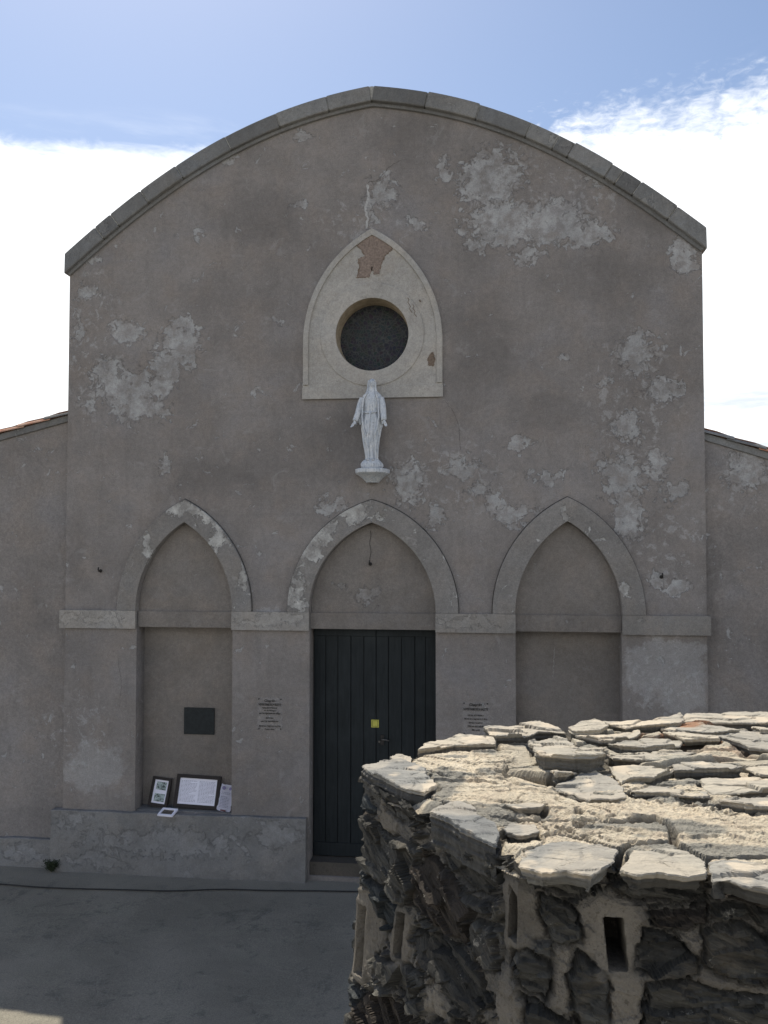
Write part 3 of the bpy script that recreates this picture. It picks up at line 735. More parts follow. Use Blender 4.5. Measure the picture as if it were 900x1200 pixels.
    loft(bm, interp(base, 10), 40, lambda a, z: .05*math.sin(a*5+z*30)+.03*math.sin(a*9))
    me = bpy.data.meshes.new('figure'); bm.to_mesh(me); bm.free()
    tmp = bpy.data.objects.new('tmp', me); COL.objects.link(tmp)
    md = tmp.modifiers.new('r', 'REMESH'); md.mode = 'VOXEL'; md.voxel_size = 0.0035; md.use_smooth_shade = True
    sm_ = tmp.modifiers.new('s', 'SMOOTH'); sm_.factor = .5; sm_.iterations = 1
    dg = bpy.context.evaluated_depsgraph_get(); dg.update()
    me2 = bpy.data.meshes.new_from_object(tmp.evaluated_get(dg)); bpy.data.objects.remove(tmp)
    me2.polygons.foreach_set('use_smooth', [True]*len(me2.polygons))
    # scale to the height read in the photograph
    o = link('figure', me2, M_STAT, root); o.scale = (1.0, 1.0, 1.0)
    return root
build_statue()

# ------------------------------------------------------------------ things in and on the wall
M_SLATE = simple('dark_slate', (0.014, 0.019, 0.021), 0.7, 25, 0.3, 0.002)
M_FRAME = simple('dark_brown_frame', (0.017, 0.012, 0.011), 0.65, 40, 0.3, 0.001)
M_PAPER = simple('white_paper', (0.80, 0.80, 0.90), 0.85, 8, 0.04, 0.0005)
M_INK = simple('grey_ink', (0.30, 0.30, 0.38), 0.85, 60, 0.2, 0.0002)
M_BLACK = simple('black_lettering', (0.055, 0.048, 0.042), 0.7, 60, 0.2, 0.0004)
def at_back(x, y, yy=0.25): X, Z = fac(x, y, yy); return X, Z
x0, z1 = fac(216, 829, .24); x1, z0 = fac(251, 861, .24)
bm = bmesh.new(); box(bm, x0, x1, 0.232, 0.252, z0, z1)
pl = empty('wall_plaque', 'blank dark slate plaque fixed inside the left pointed niche', 'plaque', loc=(0, 0, 0))
bm_obj('plate', bm, M_SLATE, pl, bevel=.003)
for sx in (x0+.025, x1-.025):
    for sz in (z0+.025, z1-.025):
        bm = bmesh.new(); tube(bm, [(sx, .234, sz), (sx, .228, sz)], .007, 8); bm_obj('screw', bm, M_IRON, pl)

def text_mesh(name, body, size, loc, mat, parent, mtx=None, ext=0.0008, align='CENTER', sx=1.0):
    cu = bpy.data.curves.new('tmp', 'FONT'); cu.body = body; cu.size = size; cu.align_x = align; cu.extrude = ext; cu.offset = size*0.035; cu.space_line = 1.0
    ob = bpy.data.objects.new('tmp', cu); COL.objects.link(ob)
    dg = bpy.context.evaluated_depsgraph_get(); dg.update()
    me = bpy.data.meshes.new_from_object(ob.evaluated_get(dg)); bpy.data.objects.remove(ob); bpy.data.curves.remove(cu)
    for v in me.vertices: v.co = Vector((v.co.x*sx, -v.co.z, v.co.y))
    o = link(name, me, mat, parent); o.location = loc
    if mtx: o.rotation_euler = mtx
    return o
# clear plaques with black lettering and corner screws
m, t = material('clear_acrylic'); b = t.finish((0.92, 0.94, 0.95), 0.25, spec=0.5)
b.inputs['Alpha'].default_value = 0.03
M_ACR = m
M_GHOST = simple('stained_plaque_backing', (0.215, 0.20, 0.185), 0.9, 30, 0.15, 0.001)
def acrylic(px0, py0, px1, py1, lines, label):
    xa, za = fac(px0, py0, 0); xb, zb = fac(px1, py1, 0); cx_ = (xa+xb)/2
    root = empty('information_plaque', label, 'plaque', 'lettered plaques beside the door', loc=(cx_, 0, (za+zb)/2))
    hw, hh_ = (xb-xa)/2, (za-zb)/2
    bm = bmesh.new(); box(bm, -hw, hw, -0.016, -0.012, -hh_, hh_); bm_obj('panel', bm, M_ACR, root)
    for sx in (-1, 1):
        for sz in (-1, 1):
            bm = bmesh.new(); tube(bm, [(sx*(hw-.018), .002, sz*(hh_-.018)), (sx*(hw-.018), -.02, sz*(hh_-.018))], .008, 8); bm_obj('screw', bm, M_IRON, root)
    for (s, size, yfrac, wpx) in lines:
        o = text_mesh('lettering', s, size, (0, -0.017, hh_-yfrac*2*hh_), M_BLACK, root, ext=.0012)
        bb = [v.co.x for v in o.data.vertices]; w_ = max(bb)-min(bb); k = wpx*0.0101/w_
        for v in o.data.vertices: v.co.x *= k
    return root
acrylic(302, 817, 331, 856, [('Chapelle', .040, .13, 13), ('NOTRE DAME DE LA SALETTE', .036, .24, 27), ('Construite en l\'honneur', .026, .33, 18), ('de la Vierge', .024, .41, 14),
                             ('par les vignerons du village', .028, .50, 26), ('Entretenue', .026, .64, 9), ('par les paroissiens', .028, .74, 21), ('Merci de respecter ce lieu', .030, .89, 26), ('Bonne visite', .026, .985, 12)],
        'clear lettered plaque on the pier between left niche and door')
acrylic(542, 822, 573, 862, [('Chapelle', .042, .12, 15), ('NOTRE DAME DE LA SALETTE', .038, .25, 28), ('Lieu de culte', .028, .42, 18), ('Merci de respecter ce lieu', .028, .53, 26), ('Silence et priere', .026, .64, 16),
                             ('Chiens non admis', .028, .75, 18), ('Merci', .028, .86, 9)],
        'clear lettered plaque on the pier right of the door above the stone wall')
# yellow notice on the door
M_YEL = simple('yellow_notice_paper', (0.52, 0.50, 0.10), 0.7, 40, 0.12, 0.0005)
nx, nz = fac(439.5, 848, .22)
nt_ = empty('door_notice', 'small square yellow notice stuck on the dark green door', 'notice', loc=(nx, 0.224, nz))
bm = bmesh.new(); box(bm, -.046, .046, -.002, .001, -.046, .046); bm_obj('sheet', bm, M_YEL, nt_)
M_DKY = simple('notice_print', (0.22, 0.20, 0.05), 0.8, 40, 0.1, 0.0002)
bm = bmesh.new()
box(bm, -.036, .036, -.0035, -.002, -.036, -.030); box(bm, -.036, .036, -.0035, -.002, .030, .036); box(bm, -.036, -.030, -.0035, -.002, -.0301, .0301); box(bm, .030, .036, -.0035, -.002, -.0301, .0301)
bm_obj('print', bm, M_DKY, nt_)

def lines_mesh(bm, x0, x1, ztop, n, dz, th, rn, y=-.0015):
    for k in range(n):
        if rn.random() < .12: continue
        e = x1-(x1-x0)*(rn.random()*.5 if rn.random() < .3 else rn.random()*.04)
        x = x0
        while x < e:
            L = rn.uniform(.010, .03); box(bm, x, min(e, x+L), y-.0006, y, ztop-k*dz-th, ztop-k*dz); x += L+.006
def picture_frame(label, name, w_, h_, px, py, yback, lean, roll, border, content):
    """bottom centre placed at a reading-grid pixel on the sill"""
    X, _ = fac(px, py, yback-.06)
    root = empty(name, label, 'picture frame', loc=(X, yback-.012-h_*math.sin(lean), 0.742), rot=(-lean, roll, 0))
    root.location.z += abs(math.sin(roll))*w_/2
    bm = bmesh.new()
    for (a, b, c_, d_) in ((-w_/2, w_/2, h_-border, h_), (-w_/2, w_/2, 0, border), (-w_/2, -w_/2+border, border, h_-border), (w_/2-border, w_/2, border, h_-border)):
        box(bm, a, b, -.018, .006, c_, d_)
    bm_obj('frame', bm, M_FRAME, root, bevel=.003)
    bm = bmesh.new(); box(bm, -w_/2+border*.9, w_/2-border*.9, -.002, .004, border*.9, h_-border*.9); mt = bm_obj('mount', bm, M_PAPER, root)
    content(root, mt, w_, h_, border)
    return root
M_PH1, t = material('old_photograph_print'); P = t.obj()
n = t.noise(P, 22, 5, 0.7, 1.0); sp1 = t.n('ShaderNodeSeparateXYZ', None, i0=P)
c = t.mix(t.ramp(n, .40, .58), (0.03, 0.045, 0.04), (0.42, 0.50, 0.50)); t.finish(c, 0.5)
def c_photos(root, mt, w_, h_, b):
    for k in range(2):
        z0 = b+.022+k*(h_-2*b)/2; bm = bmesh.new(); box(bm, -w_/2+b+.028, w_/2-b-.022, -.005, -.002, z0, z0+(h_-2*b)/2-.045); bm_obj('photograph', bm, M_PH1, mt)
rl = random.Random(11)
def c_pages(root, mt, w_, h_, b):
    for s in (-1, 1):
        bm = bmesh.new(); x0 = (-w_/2+b+.02) if s < 0 else .012; x1 = -.012 if s < 0 else w_/2-b-.02
        lines_mesh(bm, x0, x1, h_-b-.03, 17, .015, .005, rl, -.0025); bm_obj('printed_lines', bm, M_INK, mt)
picture_frame('dark frame with two small photographs standing left in the niche', 'photo_frame', .245, .345, 186, 944, .25, R_(16), R_(6), .034, c_photos)
picture_frame('wide dark frame holding two printed white pages in the niche', 'text_frame', .56, .39, 231, 947, .25, R_(17), R_(2), .042, c_pages)
# loose printed sheet leaning on the right jamb
X, _ = fac(262, 947, .10)
pr = empty('printed_sheet', 'loose torn white printed sheet leaning beside the wide frame', 'paper', loc=(X, .085, .742), rot=(R_(-15), R_(5), R_(-8)))
bm = bmesh.new(); rn = random.Random(2)
nxp, nzp = 8, 14; g2 = {}
for i in range(nxp+1):
    for j in range(nzp+1):
        x = -.085+.17*i/nxp; z = .31*j/nzp
        if i in (0, nxp): x += rn.uniform(-.008, .004)
        if j in (0, nzp): z += rn.uniform(-.004, .006)
        g2[i, j] = bm.verts.new((x, .012*math.sin(z*9)+.006*math.sin(x*20), z))
for i in range(nxp):
    for j in range(nzp): bm.faces.new((g2[i, j], g2[i+1, j], g2[i+1, j+1], g2[i, j+1]))
bmesh.ops.solidify(bm, geom=bm.faces[:], thickness=.0015)
sh = bm_obj('sheet', bm, M_PAPER, pr)
bm = bmesh.new(); lines_mesh(bm, -.06, .06, .22, 11, .017, .005, rl, -.0135); bm_obj('printed_lines', bm, M_INK, pr)
M_VIO = simple('violet_print', (0.22, 0.20, 0.34), 0.8, 60, 0.3, 0.0002)
for sx, r_ in ((-.04, .022), (.045, .018)):
    bm = bmesh.new(); tube(bm, [(sx, -.012, .268), (sx, -.016, .268)], r_, 12); bm_obj('emblem', bm, M_VIO, pr)
M_RED = simple('dark_red_tape', (0.12, 0.03, 0.03), 0.7, 60, 0.3, 0.0003)
bm = bmesh.new(); box(bm, -.035, .03, -.016, .0, .004, .016); bm_obj('tape', bm, M_RED, pr)
# small pale frame lying flat at the sill edge
X, Y = gnd(199, 950, .75)
sf = empty('small_frame', 'small white framed photograph lying flat at the sill edge', 'picture frame', loc=(X, -.055, .738), rot=(R_(16), 0, R_(-8)))
bm = bmesh.new()
for (a, b, c_, d_) in ((-.10, .10, .05, .075), (-.10, .10, -.075, -.05), (-.10, -.075, -.05, .05), (.075, .10, -.05, .05)): box(bm, a, b, c_, d_, 0.004, .024)
bm_obj('frame', bm, M_PAPER, sf, bevel=.002)
bm = bmesh.new(); box(bm, -.078, .078, -.053, .053, .004, .012); bm_obj('photograph', bm, simple('dark_photo_print', (.10, .085, .07), .4, 20, .6, .0002), sf)

# cable on the ground
M_RUB = simple('black_rubber', (0.012, 0.012, 0.013), 0.6, 60, 0.2, 0.0005)
pts = []
cpx = [(-260, 1030), (-60, 1034), (0, 1036), (40, 1040), (90, 1042), (150, 1043), (200, 1045), (240, 1043), (270, 1042), (300, 1044), (350, 1044), (410, 1045), (480, 1046), (640, 1048), (900, 1052)]
xsn = np.linspace(cpx[0][0], cpx[-1][0], 160); ysn = np.interp(xsn, [p[0] for p in cpx], [p[1] for p in cpx])
k_ = np.ones(7)/7; ysn = np.convolve(np.pad(ysn, 3, 'edge'), k_, 'valid')
for x, y in zip(xsn, ysn):
    X, Y = gnd(x, y, .012); pts.append((X, Y, .016))
bm = bmesh.new(); tube(bm, pts, 0.0075, 8)
tag(bm_obj('cable', bm, M_RUB, smooth=True), 'thin black cable lying along the shaded paving before the chapel', 'cable')

# weed at the foot of the wall
M_LEAF, t = material('weed_leaf'); n = t.noise(t.pos(), 30, 3); t.finish(t.mix(n, (0.018, 0.026, 0.012), (0.042, 0.055, 0.028)), 0.8)
X, Y = gnd(65, 1018, 0)
wd = empty('weed', 'small dark tuft of weed at the foot of the left wall corner', 'plant', loc=(X, Y-.10, 0))
rn = random.Random(4); bm = bmesh.new(); bs = bmesh.new()
for k in range(120):
    a = rn.uniform(0, 2*math.pi); L = rn.uniform(.05, .15); sp = rn.uniform(.02, .11)
    tip = Vector((math.cos(a)*sp, math.sin(a)*sp*.8, L)); tube(bs, [(0, 0, 0), tip*.5+Vector((0, 0, .015)), tip], [.003, .002, .0015], 4)
    for q in range(7):
        p = tip*rn.uniform(.35, 1.0)+Vector((rn.uniform(-.015, .015), rn.uniform(-.015, .015), rn.uniform(-.01, .015)))
        dv = Vector((rn.uniform(-1, 1), rn.uniform(-1, 1), rn.uniform(-.2, 1))).normalized(); s2 = dv.orthogonal().normalized(); l = rn.uniform(.014, .028)
        v_ = [bm.verts.new(p+o_) for o_ in (Vector(), dv*l*.5+s2*l*.22, dv*l, dv*l*.5-s2*l*.22)]; bm.faces.new(v_)
bm_obj('leaves', bm, M_LEAF, wd); bm_obj('stems', bs, M_LEAF, wd)

# ------------------------------------------------------------------ foreground schist wall
TOP = 3.38
swall = empty('stone_wall', 'rough dark schist wall with sunlit mortared slab top in the foreground', 'stone wall', loc=(0, 0, 0))
M_SCH, t = material('schist_and_mortar'); P = t.pos(); spx = t.n('ShaderNodeSeparateXYZ', None, i0=P)
at = t.n('ShaderNodeVertexColor', {'layer_name': 'tint'})
mort = at.outputs['Alpha']
n = t.noise(P, 14, 7, 0.68, 0.5); g = t.noise(P, 120, 5, 0.72); g2_ = t.noise(P, 45, 6, 0.7)
c = t.mix(0.45, at.outputs['Color'], t.mix(n, (0.15, 0.15, 0.15), (0.85, 0.85, 0.85)), 'OVERLAY')
c = t.mix(0.35, c, t.mix(g, (0.05, 0.05, 0.05), (0.95, 0.95, 0.95)), 'OVERLAY')
lich = t.math('MULTIPLY', t.ramp(t.noise(P, 24, 6, 0.78, 0.3), 0.625, 0.66), t.math('SUBTRACT', 0.8, t.math('MULTIPLY', mort, 0.7)))
c = t.mix(lich, c, (0.30, 0.28, 0.24))
pore = t.math('MULTIPLY', t.ramp(t.noise(P, 85, 6, 0.78), 0.56, 0.63), t.math('MULTIPLY', mort, 0.75))
c = t.mix(pore, c, (0.11, 0.095, 0.075))
tan = t.math('MULTIPLY', t.ramp(t.noise(P, 6.5, 6, 0.7, 0.5), 0.55, 0.72), t.math('SUBTRACT', 0.55, t.math('MULTIPLY', mort, 0.5)))
c = t.mix(tan, c, (0.16, 0.135, 0.105))
dz_ = t.vmath('DOT_PRODUCT', P, (.24, -.37, 1.0)); cv_ = t.n('ShaderNodeCombineXYZ', None, i0=spx.outputs[0], i1=spx.outputs[1], i2=t.math('MULTIPLY', dz_, 16.0)).outputs[0]
strat = t.noise(cv_, 6, 7, 0.72, 0.2)
c = t.mix(t.math('SUBTRACT', 0.45, t.math('MULTIPLY', mort, 0.4)), c, t.mix(t.ramp(strat, .35, .68), (.12, .12, .12), (.74, .73, .70)), 'OVERLAY')
hs = t.math('MULTIPLY', t.math('ADD', t.math('MULTIPLY', strat, 1.4), t.math('MULTIPLY', g2_, 0.5)), t.math('SUBTRACT', 1.0, mort))
hm = t.math('MULTIPLY', t.math('ADD', t.math('MULTIPLY', g, 0.95), t.math('MULTIPLY', g2_, 0.95)), mort)
t.finish(c, 0.88, t.math('ADD', hs, hm), 0.011, 1.0, spec=0.25)

PER = [(5.2, -6.58), (3.2, -6.63), (2.37, -6.82), (1.57, -7.16), (1.165, -7.44), (1.000, -7.80), (1.385, -8.375), (1.86, -8.395), (3.2, -8.43), (5.2, -8.45)]
PERn = np.array(PER); seg = np.linalg.norm(np.diff(PERn, axis=0), axis=1); cum = np.concatenate([[0], np.cumsum(seg)])
A_ = PERn[5]; B_ = PERn[6]; sA, sB = cum[5], cum[6]
def px_left(x, y):
    r = ray(x, y); e = (B_-A_)/np.linalg.norm(B_-A_); nrm = np.array([e[1], -e[0]])
    t_ = nrm.dot(A_-np.array([CX, CY]))/nrm.dot(r[:2]); p = np.array([CX, CY])+r[:2]*t_
    return sA+(p-A_).dot(e), CZ+r[2]*t_
def px_front(x, y):
    C_ = PERn[8]; e = (C_-B_)/np.linalg.norm(C_-B_); nrm = np.array([e[1], -e[0]]); r = ray(x, y)
    t_ = nrm.dot(B_-np.array([CX, CY]))/nrm.dot(r[:2]); p = np.array([CX, CY])+r[:2]*t_
    return sB+(p-B_).dot(e), CZ+r[2]*t_
left_px = [
 [(424, 915), (437, 930), (447, 938), (462, 958), (480, 965), (500, 964), (506, 945), (470, 925), (440, 912)],
 [(422, 926), (432, 932), (440, 945), (442, 958), (425, 950), (418, 940)],
 [(415, 956), (430, 955), (455, 978), (480, 1008), (489, 1040), (484, 1058), (470, 1052), (440, 1024), (412, 1002), (406, 985)],
 [(456, 984), (470, 982), (492, 998), (486, 1008), (470, 1000)],
 [(505, 958), (530, 968), (572, 994), (588, 996), (588, 1014), (560, 1010), (530, 992), (508, 972)],
 [(522, 1000), (532, 995), (560, 1014), (588, 1018), (587, 1050), (575, 1049), (550, 1036), (530, 1022)],
 [(490, 1010), (507, 1007), (528, 1026), (545, 1040), (556, 1062), (557, 1090), (552, 1106), (525, 1095), (505, 1078), (489, 1060), (485, 1046)],
 [(540, 1040), (560, 1048), (579, 1058), (578, 1070), (560, 1065)],
 [(408, 1006), (435, 1026), (456, 1042), (472, 1058), (472, 1082), (457, 1088), (448, 1062), (440, 1040), (415, 1030)],
 [(402, 1112), (416, 1128), (424, 1148), (438, 1160), (430, 1178), (410, 1170), (400, 1150)],
 [(452, 1122), (475, 1122), (498, 1134), (505, 1150), (495, 1175), (475, 1162), (456, 1142)],
 [(490, 1086), (520, 1096), (548, 1112), (572, 1138), (577, 1180), (560, 1195), (540, 1180), (520, 1150), (496, 1120), (486, 1100)],
 [(438, 1155), (465, 1162), (490, 1182), (500, 1210), (500, 1240), (440, 1240), (432, 1180)],
 [(404, 1184), (428, 1186), (434, 1225), (398, 1240)],
 [(562, 1072), (576, 1078), (589, 1110), (586, 1135), (567, 1125), (559, 1105)],
 [(510, 1190), (550, 1200), (580, 1205), (575, 1240), (510, 1250)]]
front_px = [
 [(608, 1024), (645, 1020), (670, 1030), (690, 1042), (684, 1052), (660, 1048), (625, 1038)],
 [(632, 1050), (660, 1055), (682, 1072), (680, 1098), (665, 1108), (645, 1100), (634, 1075)],
 [(600, 1112), (620, 1112), (645, 1125), (652, 1150), (640, 1170), (620, 1160), (604, 1140)],
 [(676, 1114), (690, 1119), (704, 1133), (712, 1160), (713, 1193), (690, 1198), (674, 1185), (669, 1140)],
 [(610, 1162), (640, 1177), (660, 1192), (700, 1210), (690, 1230), (630, 1230), (616, 1190)],
 [(710, 1042), (735, 1028), (760, 1030), (800, 1032), (832, 1042), (830, 1055), (790, 1058), (745, 1055)],
 [(758, 1066), (825, 1066), (828, 1082), (800, 1090), (765, 1084)],
 [(752, 1090), (770, 1089), (790, 1098), (815, 1120), (815, 1138), (790, 1142), (755, 1139), (742, 1130), (748, 1105)],
 [(822, 1090), (835, 1083), (870, 1084), (895, 1098), (912, 1112), (912, 1150), (870, 1147), (838, 1138), (817, 1125)],
 [(756, 1150), (800, 1147), (850, 1161), (960, 1165), (960, 1230), (750, 1235), (752, 1180)],
 [(835, 1061), (875, 1062), (882, 1072), (870, 1079), (832, 1078)],
 [(842, 1036), (930, 1046), (930, 1070), (885, 1062), (850, 1050)],
 [(660, 1216), (735, 1212), (735, 1260), (670, 1260)],
 [(925, 1080), (960, 1080), (975, 1150), (925, 1155)]]
slots_l = [[(429, 1058), (438, 1062), (437, 1142), (430, 1138)], [(473, 1068), (481, 1070), (479, 1120), (471, 1118)]]
slots_f = [[(592, 1042), (605, 1050), (606, 1103), (594, 1101)], [(707, 1074), (729, 1074), (735, 1135), (713, 1133)]]
STONES = [[px_left(*p) for p in q] for q in left_px]+[[px_front(*p) for p in q] for q in front_px]
SLOTS = [[px_left(*p) for p in q] for q in slots_l]+[[px_front(*p) for p in q] for q in slots_f]
nL = len(left_px)
traced = [(sA-.02, 2.62, sB, 3.40), (sB, 2.88, sB+.72, 3.40)]
# invented stones for the rest of the faces (seeds of a stretched cell pattern)
rs = np.random.RandomState(3)
seeds = []
for zi in range(22):
    for si in range(60):
        seeds.append((si*0.19+rs.uniform(-.07, .07)+(zi % 2)*.09, 0.07+zi*0.16+rs.uniform(-.04, .04)))
seeds = np.array(seeds)

pale_l = [[(440,928),(455,935),(468,962),(466,978),(448,978),(440,955)],[(408,1052),(425,1034),(445,1040),(452,1060),(457,1100),(450,1138),(440,1152),(424,1140),(412,1100)],
 [(460,1092),(475,1068),(490,1070),(487,1132),(470,1120)],[(500,982),(515,978),(520,1000),(510,1006)],[(508,1155),(520,1152),(530,1170),(526,1190),(508,1188)]]
pale_f = [[(580,1040),(594,1032),(640,1050),(648,1100),(620,1110),(600,1130),(585,1108)],[(590,1120),(600,1120),(608,1160),(640,1215),(620,1240),(575,1240),(573,1160)],
 [(680,1065),(700,1046),(745,1050),(757,1080),(745,1110),(735,1140),(700,1132),(680,1110)],[(705,1135),(750,1138),(758,1180),(752,1240),(712,1240)],
 [(795,1090),(825,1090),(818,1118),(800,1105)],[(800,1133),(850,1141),(912,1152),(912,1162),(850,1160),(810,1145)],[(645,1110),(668,1105),(672,1150),(668,1185),(640,1176),(654,1150)]]
PALE = [[px_left(*p) for p in q] for q in pale_l]+[[px_front(*p) for p in q] for q in pale_f]
def chips(u, v, seed, tilt=1.0):
    """angular facets: jittered cells, each a little tilted plane"""
    iu = np.floor(u).astype(np.int64); iv = np.floor(v).astype(np.int64)
    bd = np.full(u.shape, 1e9); out = np.zeros(u.shape); sec = np.full(u.shape, 1e9)
    for a in (-1, 0, 1):
        for b in (-1, 0, 1):
            cu, cv = iu+a, iv+b
            du = u-(cu+_h(cu, cv, seed)); dv = v-(cv+_h(cu, cv, seed+1)); dd = du*du+dv*dv
            val = _h(cu, cv, seed+2)-.5+tilt*(du*(_h(cu, cv, seed+3)-.5)+dv*(_h(cu, cv, seed+4)-.5))
            up = dd < bd; sec = np.where(up, bd, np.minimum(sec, dd)); out = np.where(up, val, out); bd = np.where(up, dd, bd)
    return out, np.sqrt(sec)-np.sqrt(bd)
def face_patch(name, s0, s1, z0, z1, ds, dz):
    ns = int(round((s1-s0)/ds)); nz = int(round((z1-z0)/dz))
    S, Z = np.meshgrid(np.linspace(s0, s1, ns+1), np.linspace(z1, z0, nz+1))
    s = S.ravel(); z = Z.ravel()
    ws = s+fbm(s*13, z*13, 5, 3)*.018+fbm(s*50, z*50, 8, 3)*.010; wz = z+fbm(s*13+40, z*13, 6, 3)*.018+fbm(s*50, z*50, 9, 3)*.010
    ca, _ = chips(s*15, z*30, 611, 0.6); cb_, _ = chips(s*17+5, z*26, 621, 0.6); cc_, _ = chips(s*45, z*80, 631, .5); wk = np.where(s > sB, .45, 1.0); ws = ws+(ca*.020+cc_*.008)*wk; wz = wz+cb_*.015*wk
    best = np.full(s.shape, -1.0); sid = np.full(s.shape, -1)
    for i, poly in enumerate(STONES):
        P_ = np.array(poly); mn = P_.min(0)-.05; mx = P_.max(0)+.05
        msk = (ws > mn[0]) & (ws < mx[0]) & (wz > mn[1]) & (wz < mx[1])
        if not msk.any(): continue
        dd = sdf_poly(ws[msk], wz[msk], poly); bi = best[msk]; si_ = sid[msk]
        up = dd > bi; bi[up] = dd[up]; si_[up] = i; best[msk] = bi; sid[msk] = si_
    inside = np.zeros(s.shape, bool)
    for (a, b, c_, d_) in traced: inside |= (s > a) & (s < c_) & (z > b)
    # stretched cells elsewhere
    out = ~inside
    if out.any():
        so_, zo = ws[out], wz[out]*1.75
        sd = seeds*np.array([1, 1.75]); d1 = np.full(so_.shape, 1e9); d2 = d1.copy(); i1 = np.zeros(so_.shape, int)
        for k in range(len(sd)):
            if sd[k, 0] < s0-.5 or sd[k, 0] > s1+.5 or seeds[k, 1] < z0-.5 or seeds[k, 1] > z1+.5: continue
            dd = np.hypot(so_-sd[k, 0], zo-sd[k, 1])
            c1 = dd < d1; d2 = np.where(c1, d1, np.minimum(d2, dd)); i1 = np.where(c1, k, i1); d1 = np.where(c1, dd, d1)
        dd = (d2-d1)*.5-.012
        b_o = best[out]; s_o = sid[out]; use = dd > b_o; b_o[use] = dd[use]; s_o[use] = 100+i1[use]; best[out] = b_o; sid[out] = s_o
    pale = np.full(s.shape, -1.0)
    for q in PALE:
        P_ = np.array(q); msk = (ws > P_[:, 0].min()-.02) & (ws < P_[:, 0].max()+.02) & (wz > P_[:, 1].min()-.02) & (wz < P_[:, 1].max()+.02)
        if msk.any(): pale[msk] = np.maximum(pale[msk], sdf_poly(ws[msk], wz[msk], q))
    # small rubble wedged between the big stones
    fill = (best < -.004) & (pale < -.004) & inside
    if fill.any():
        cf_, ed_ = chips(ws[fill]*15+4, wz[fill]*22, 301)
        sb_ = best[fill]; ss_ = sid[fill]; kk = (_h(np.floor(cf_*997).astype(np.int64)*0+np.floor(ws[fill]*15).astype(np.int64), np.floor(wz[fill]*22).astype(np.int64), 8) > .12) & (ed_ > .16)
        e2 = np.minimum(-sb_-.004, (ed_-.16)*.03); use = kk & (e2 > 0); sb_[use] = e2[use]; ss_[use] = 700+(np.floor(ws[fill]*7).astype(np.int64)*31+np.floor(wz[fill]*11).astype(np.int64))[use] % 97
        best[fill] = sb_; sid[fill] = ss_
    isst = sstep(-.002, .002, best)
    hid = _h(sid.astype(np.int64), sid.astype(np.int64)*7+3, 2)
    hid2 = _h(sid.astype(np.int64)*3+1, sid.astype(np.int64)+9, 4)
    # strata: dipping on the left face, level on the front face
    isleft = (s > sA-.3) & (s < sB)
    ang_ = np.where(isleft, R_(24), R_(-4))+(hid-.5)*.5
    u = s*np.cos(ang_)-z*np.sin(ang_); v = s*np.sin(ang_)+z*np.cos(ang_)
    lam = fbm(u*5, v*75, 21, 4, .6); lam2 = np.abs(fbm(u*9, v*40, 25, 3)); step = np.floor((v*38+fbm(u*6, v*6, 27)*3))
    stp = _h(step.astype(np.int64), (sid.astype(np.int64)+5), 11)-.5
    c1, e1 = chips(u*7+sid*3.7, v*22+sid*1.9, 401, 1.6); c2, e2 = chips(u*22+sid, v*60, 411, 1.4)
    prof = sstep(0, .007, best)*(.005+.012*hid)
    hs_ = prof+c1*.028+c2*.010+lam*.004+stp*.005+fbm(s*60, z*60, 30, 3)*.003
    cm_, em_ = chips(s*13, z*20, 641, 1.4); hmort = .001+fbm(s*9, z*9, 40, 4, .6)*.012+cm_*.010+fbm(s*40, z*40, 44, 5, .8)*.016
    pl_ = sstep(0, .01, pale); hmort = hmort*(1-pl_*.35)+.006*pl_
    h = hmort*(1-isst)+hs_*isst
    crease = np.exp(-(best/.004)**2); h = h-.012*crease
    for q in SLOTS:
        P_ = np.array(q); msk = (s > P_[:, 0].min()-.05) & (s < P_[:, 0].max()+.05) & (z > P_[:, 1].min()-.05) & (z < P_[:, 1].max()+.05)
        if not msk.any(): continue
        dd = sdf_poly(s[msk], z[msk]+fbm(s[msk]*30, z[msk]*30, 3)*.004, q)
        wdt = sstep(-.028, -.008, dd); hm_ = h[msk]; im = isst[msk]
        lipn = fbm(s[msk]*25, z[msk]*12, 50, 3)*.012
        hm_ = hm_*(1-wdt)+(.010+lipn)*wdt; im = im*(1-sstep(-.032, -.018, dd)); isst[msk] = im
        hm_ = hm_-.13*sstep(-.001, .003, dd); h[msk] = hm_
    # bring the head of the wall in a little under the cap slabs
    # batter and base points
    P0 = np.stack([np.interp(s, cum, PERn[:, 0]), np.interp(s, cum, PERn[:, 1])], -1)
    def pt(q): return np.stack([np.interp(q, cum, PERn[:, 0]), np.interp(q, cum, PERn[:, 1])], -1)
    tg = pt(s+.05)-pt(s-.05); tg /= np.linalg.norm(tg, axis=1)[:, None]; nn = np.stack([tg[:, 1], -tg[:, 0]], -1)*-1
    nn = -nn
    # outward: away from the wall centre
    ctr = np.array([3.0, -7.55]); sgn = np.sign(((P0-ctr)*nn).sum(1)); sgn[sgn == 0] = 1; nn = nn*sgn[:, None]
    bat = (TOP-z)*.07
    off = h+bat-.012
    co = np.stack([P0[:, 0]+nn[:, 0]*off, P0[:, 1]+nn[:, 1]*off, z], -1)
    # colours
    dark = np.stack([.046+.050*hid, .045+.047*hid, .041+.040*hid], -1); brown = np.array([.055, .046, .038]); blue = np.array([.050, .056, .058])
    kc = np.where(hid2 > .88, 1.0, 0.0)[:, None]; kb = np.where(hid2 < .22, 1.0, 0.0)[:, None]
    st = dark*(1-kc)*(1-kb)+brown*kc+blue*kb
    st = st*(1+lam*1.0+stp*.5)[:, None]
    pat = fbm(s*7, z*7, 60, 4)[:, None]
    mo = np.array([.200, .180, .150])*(1+pat*.7)
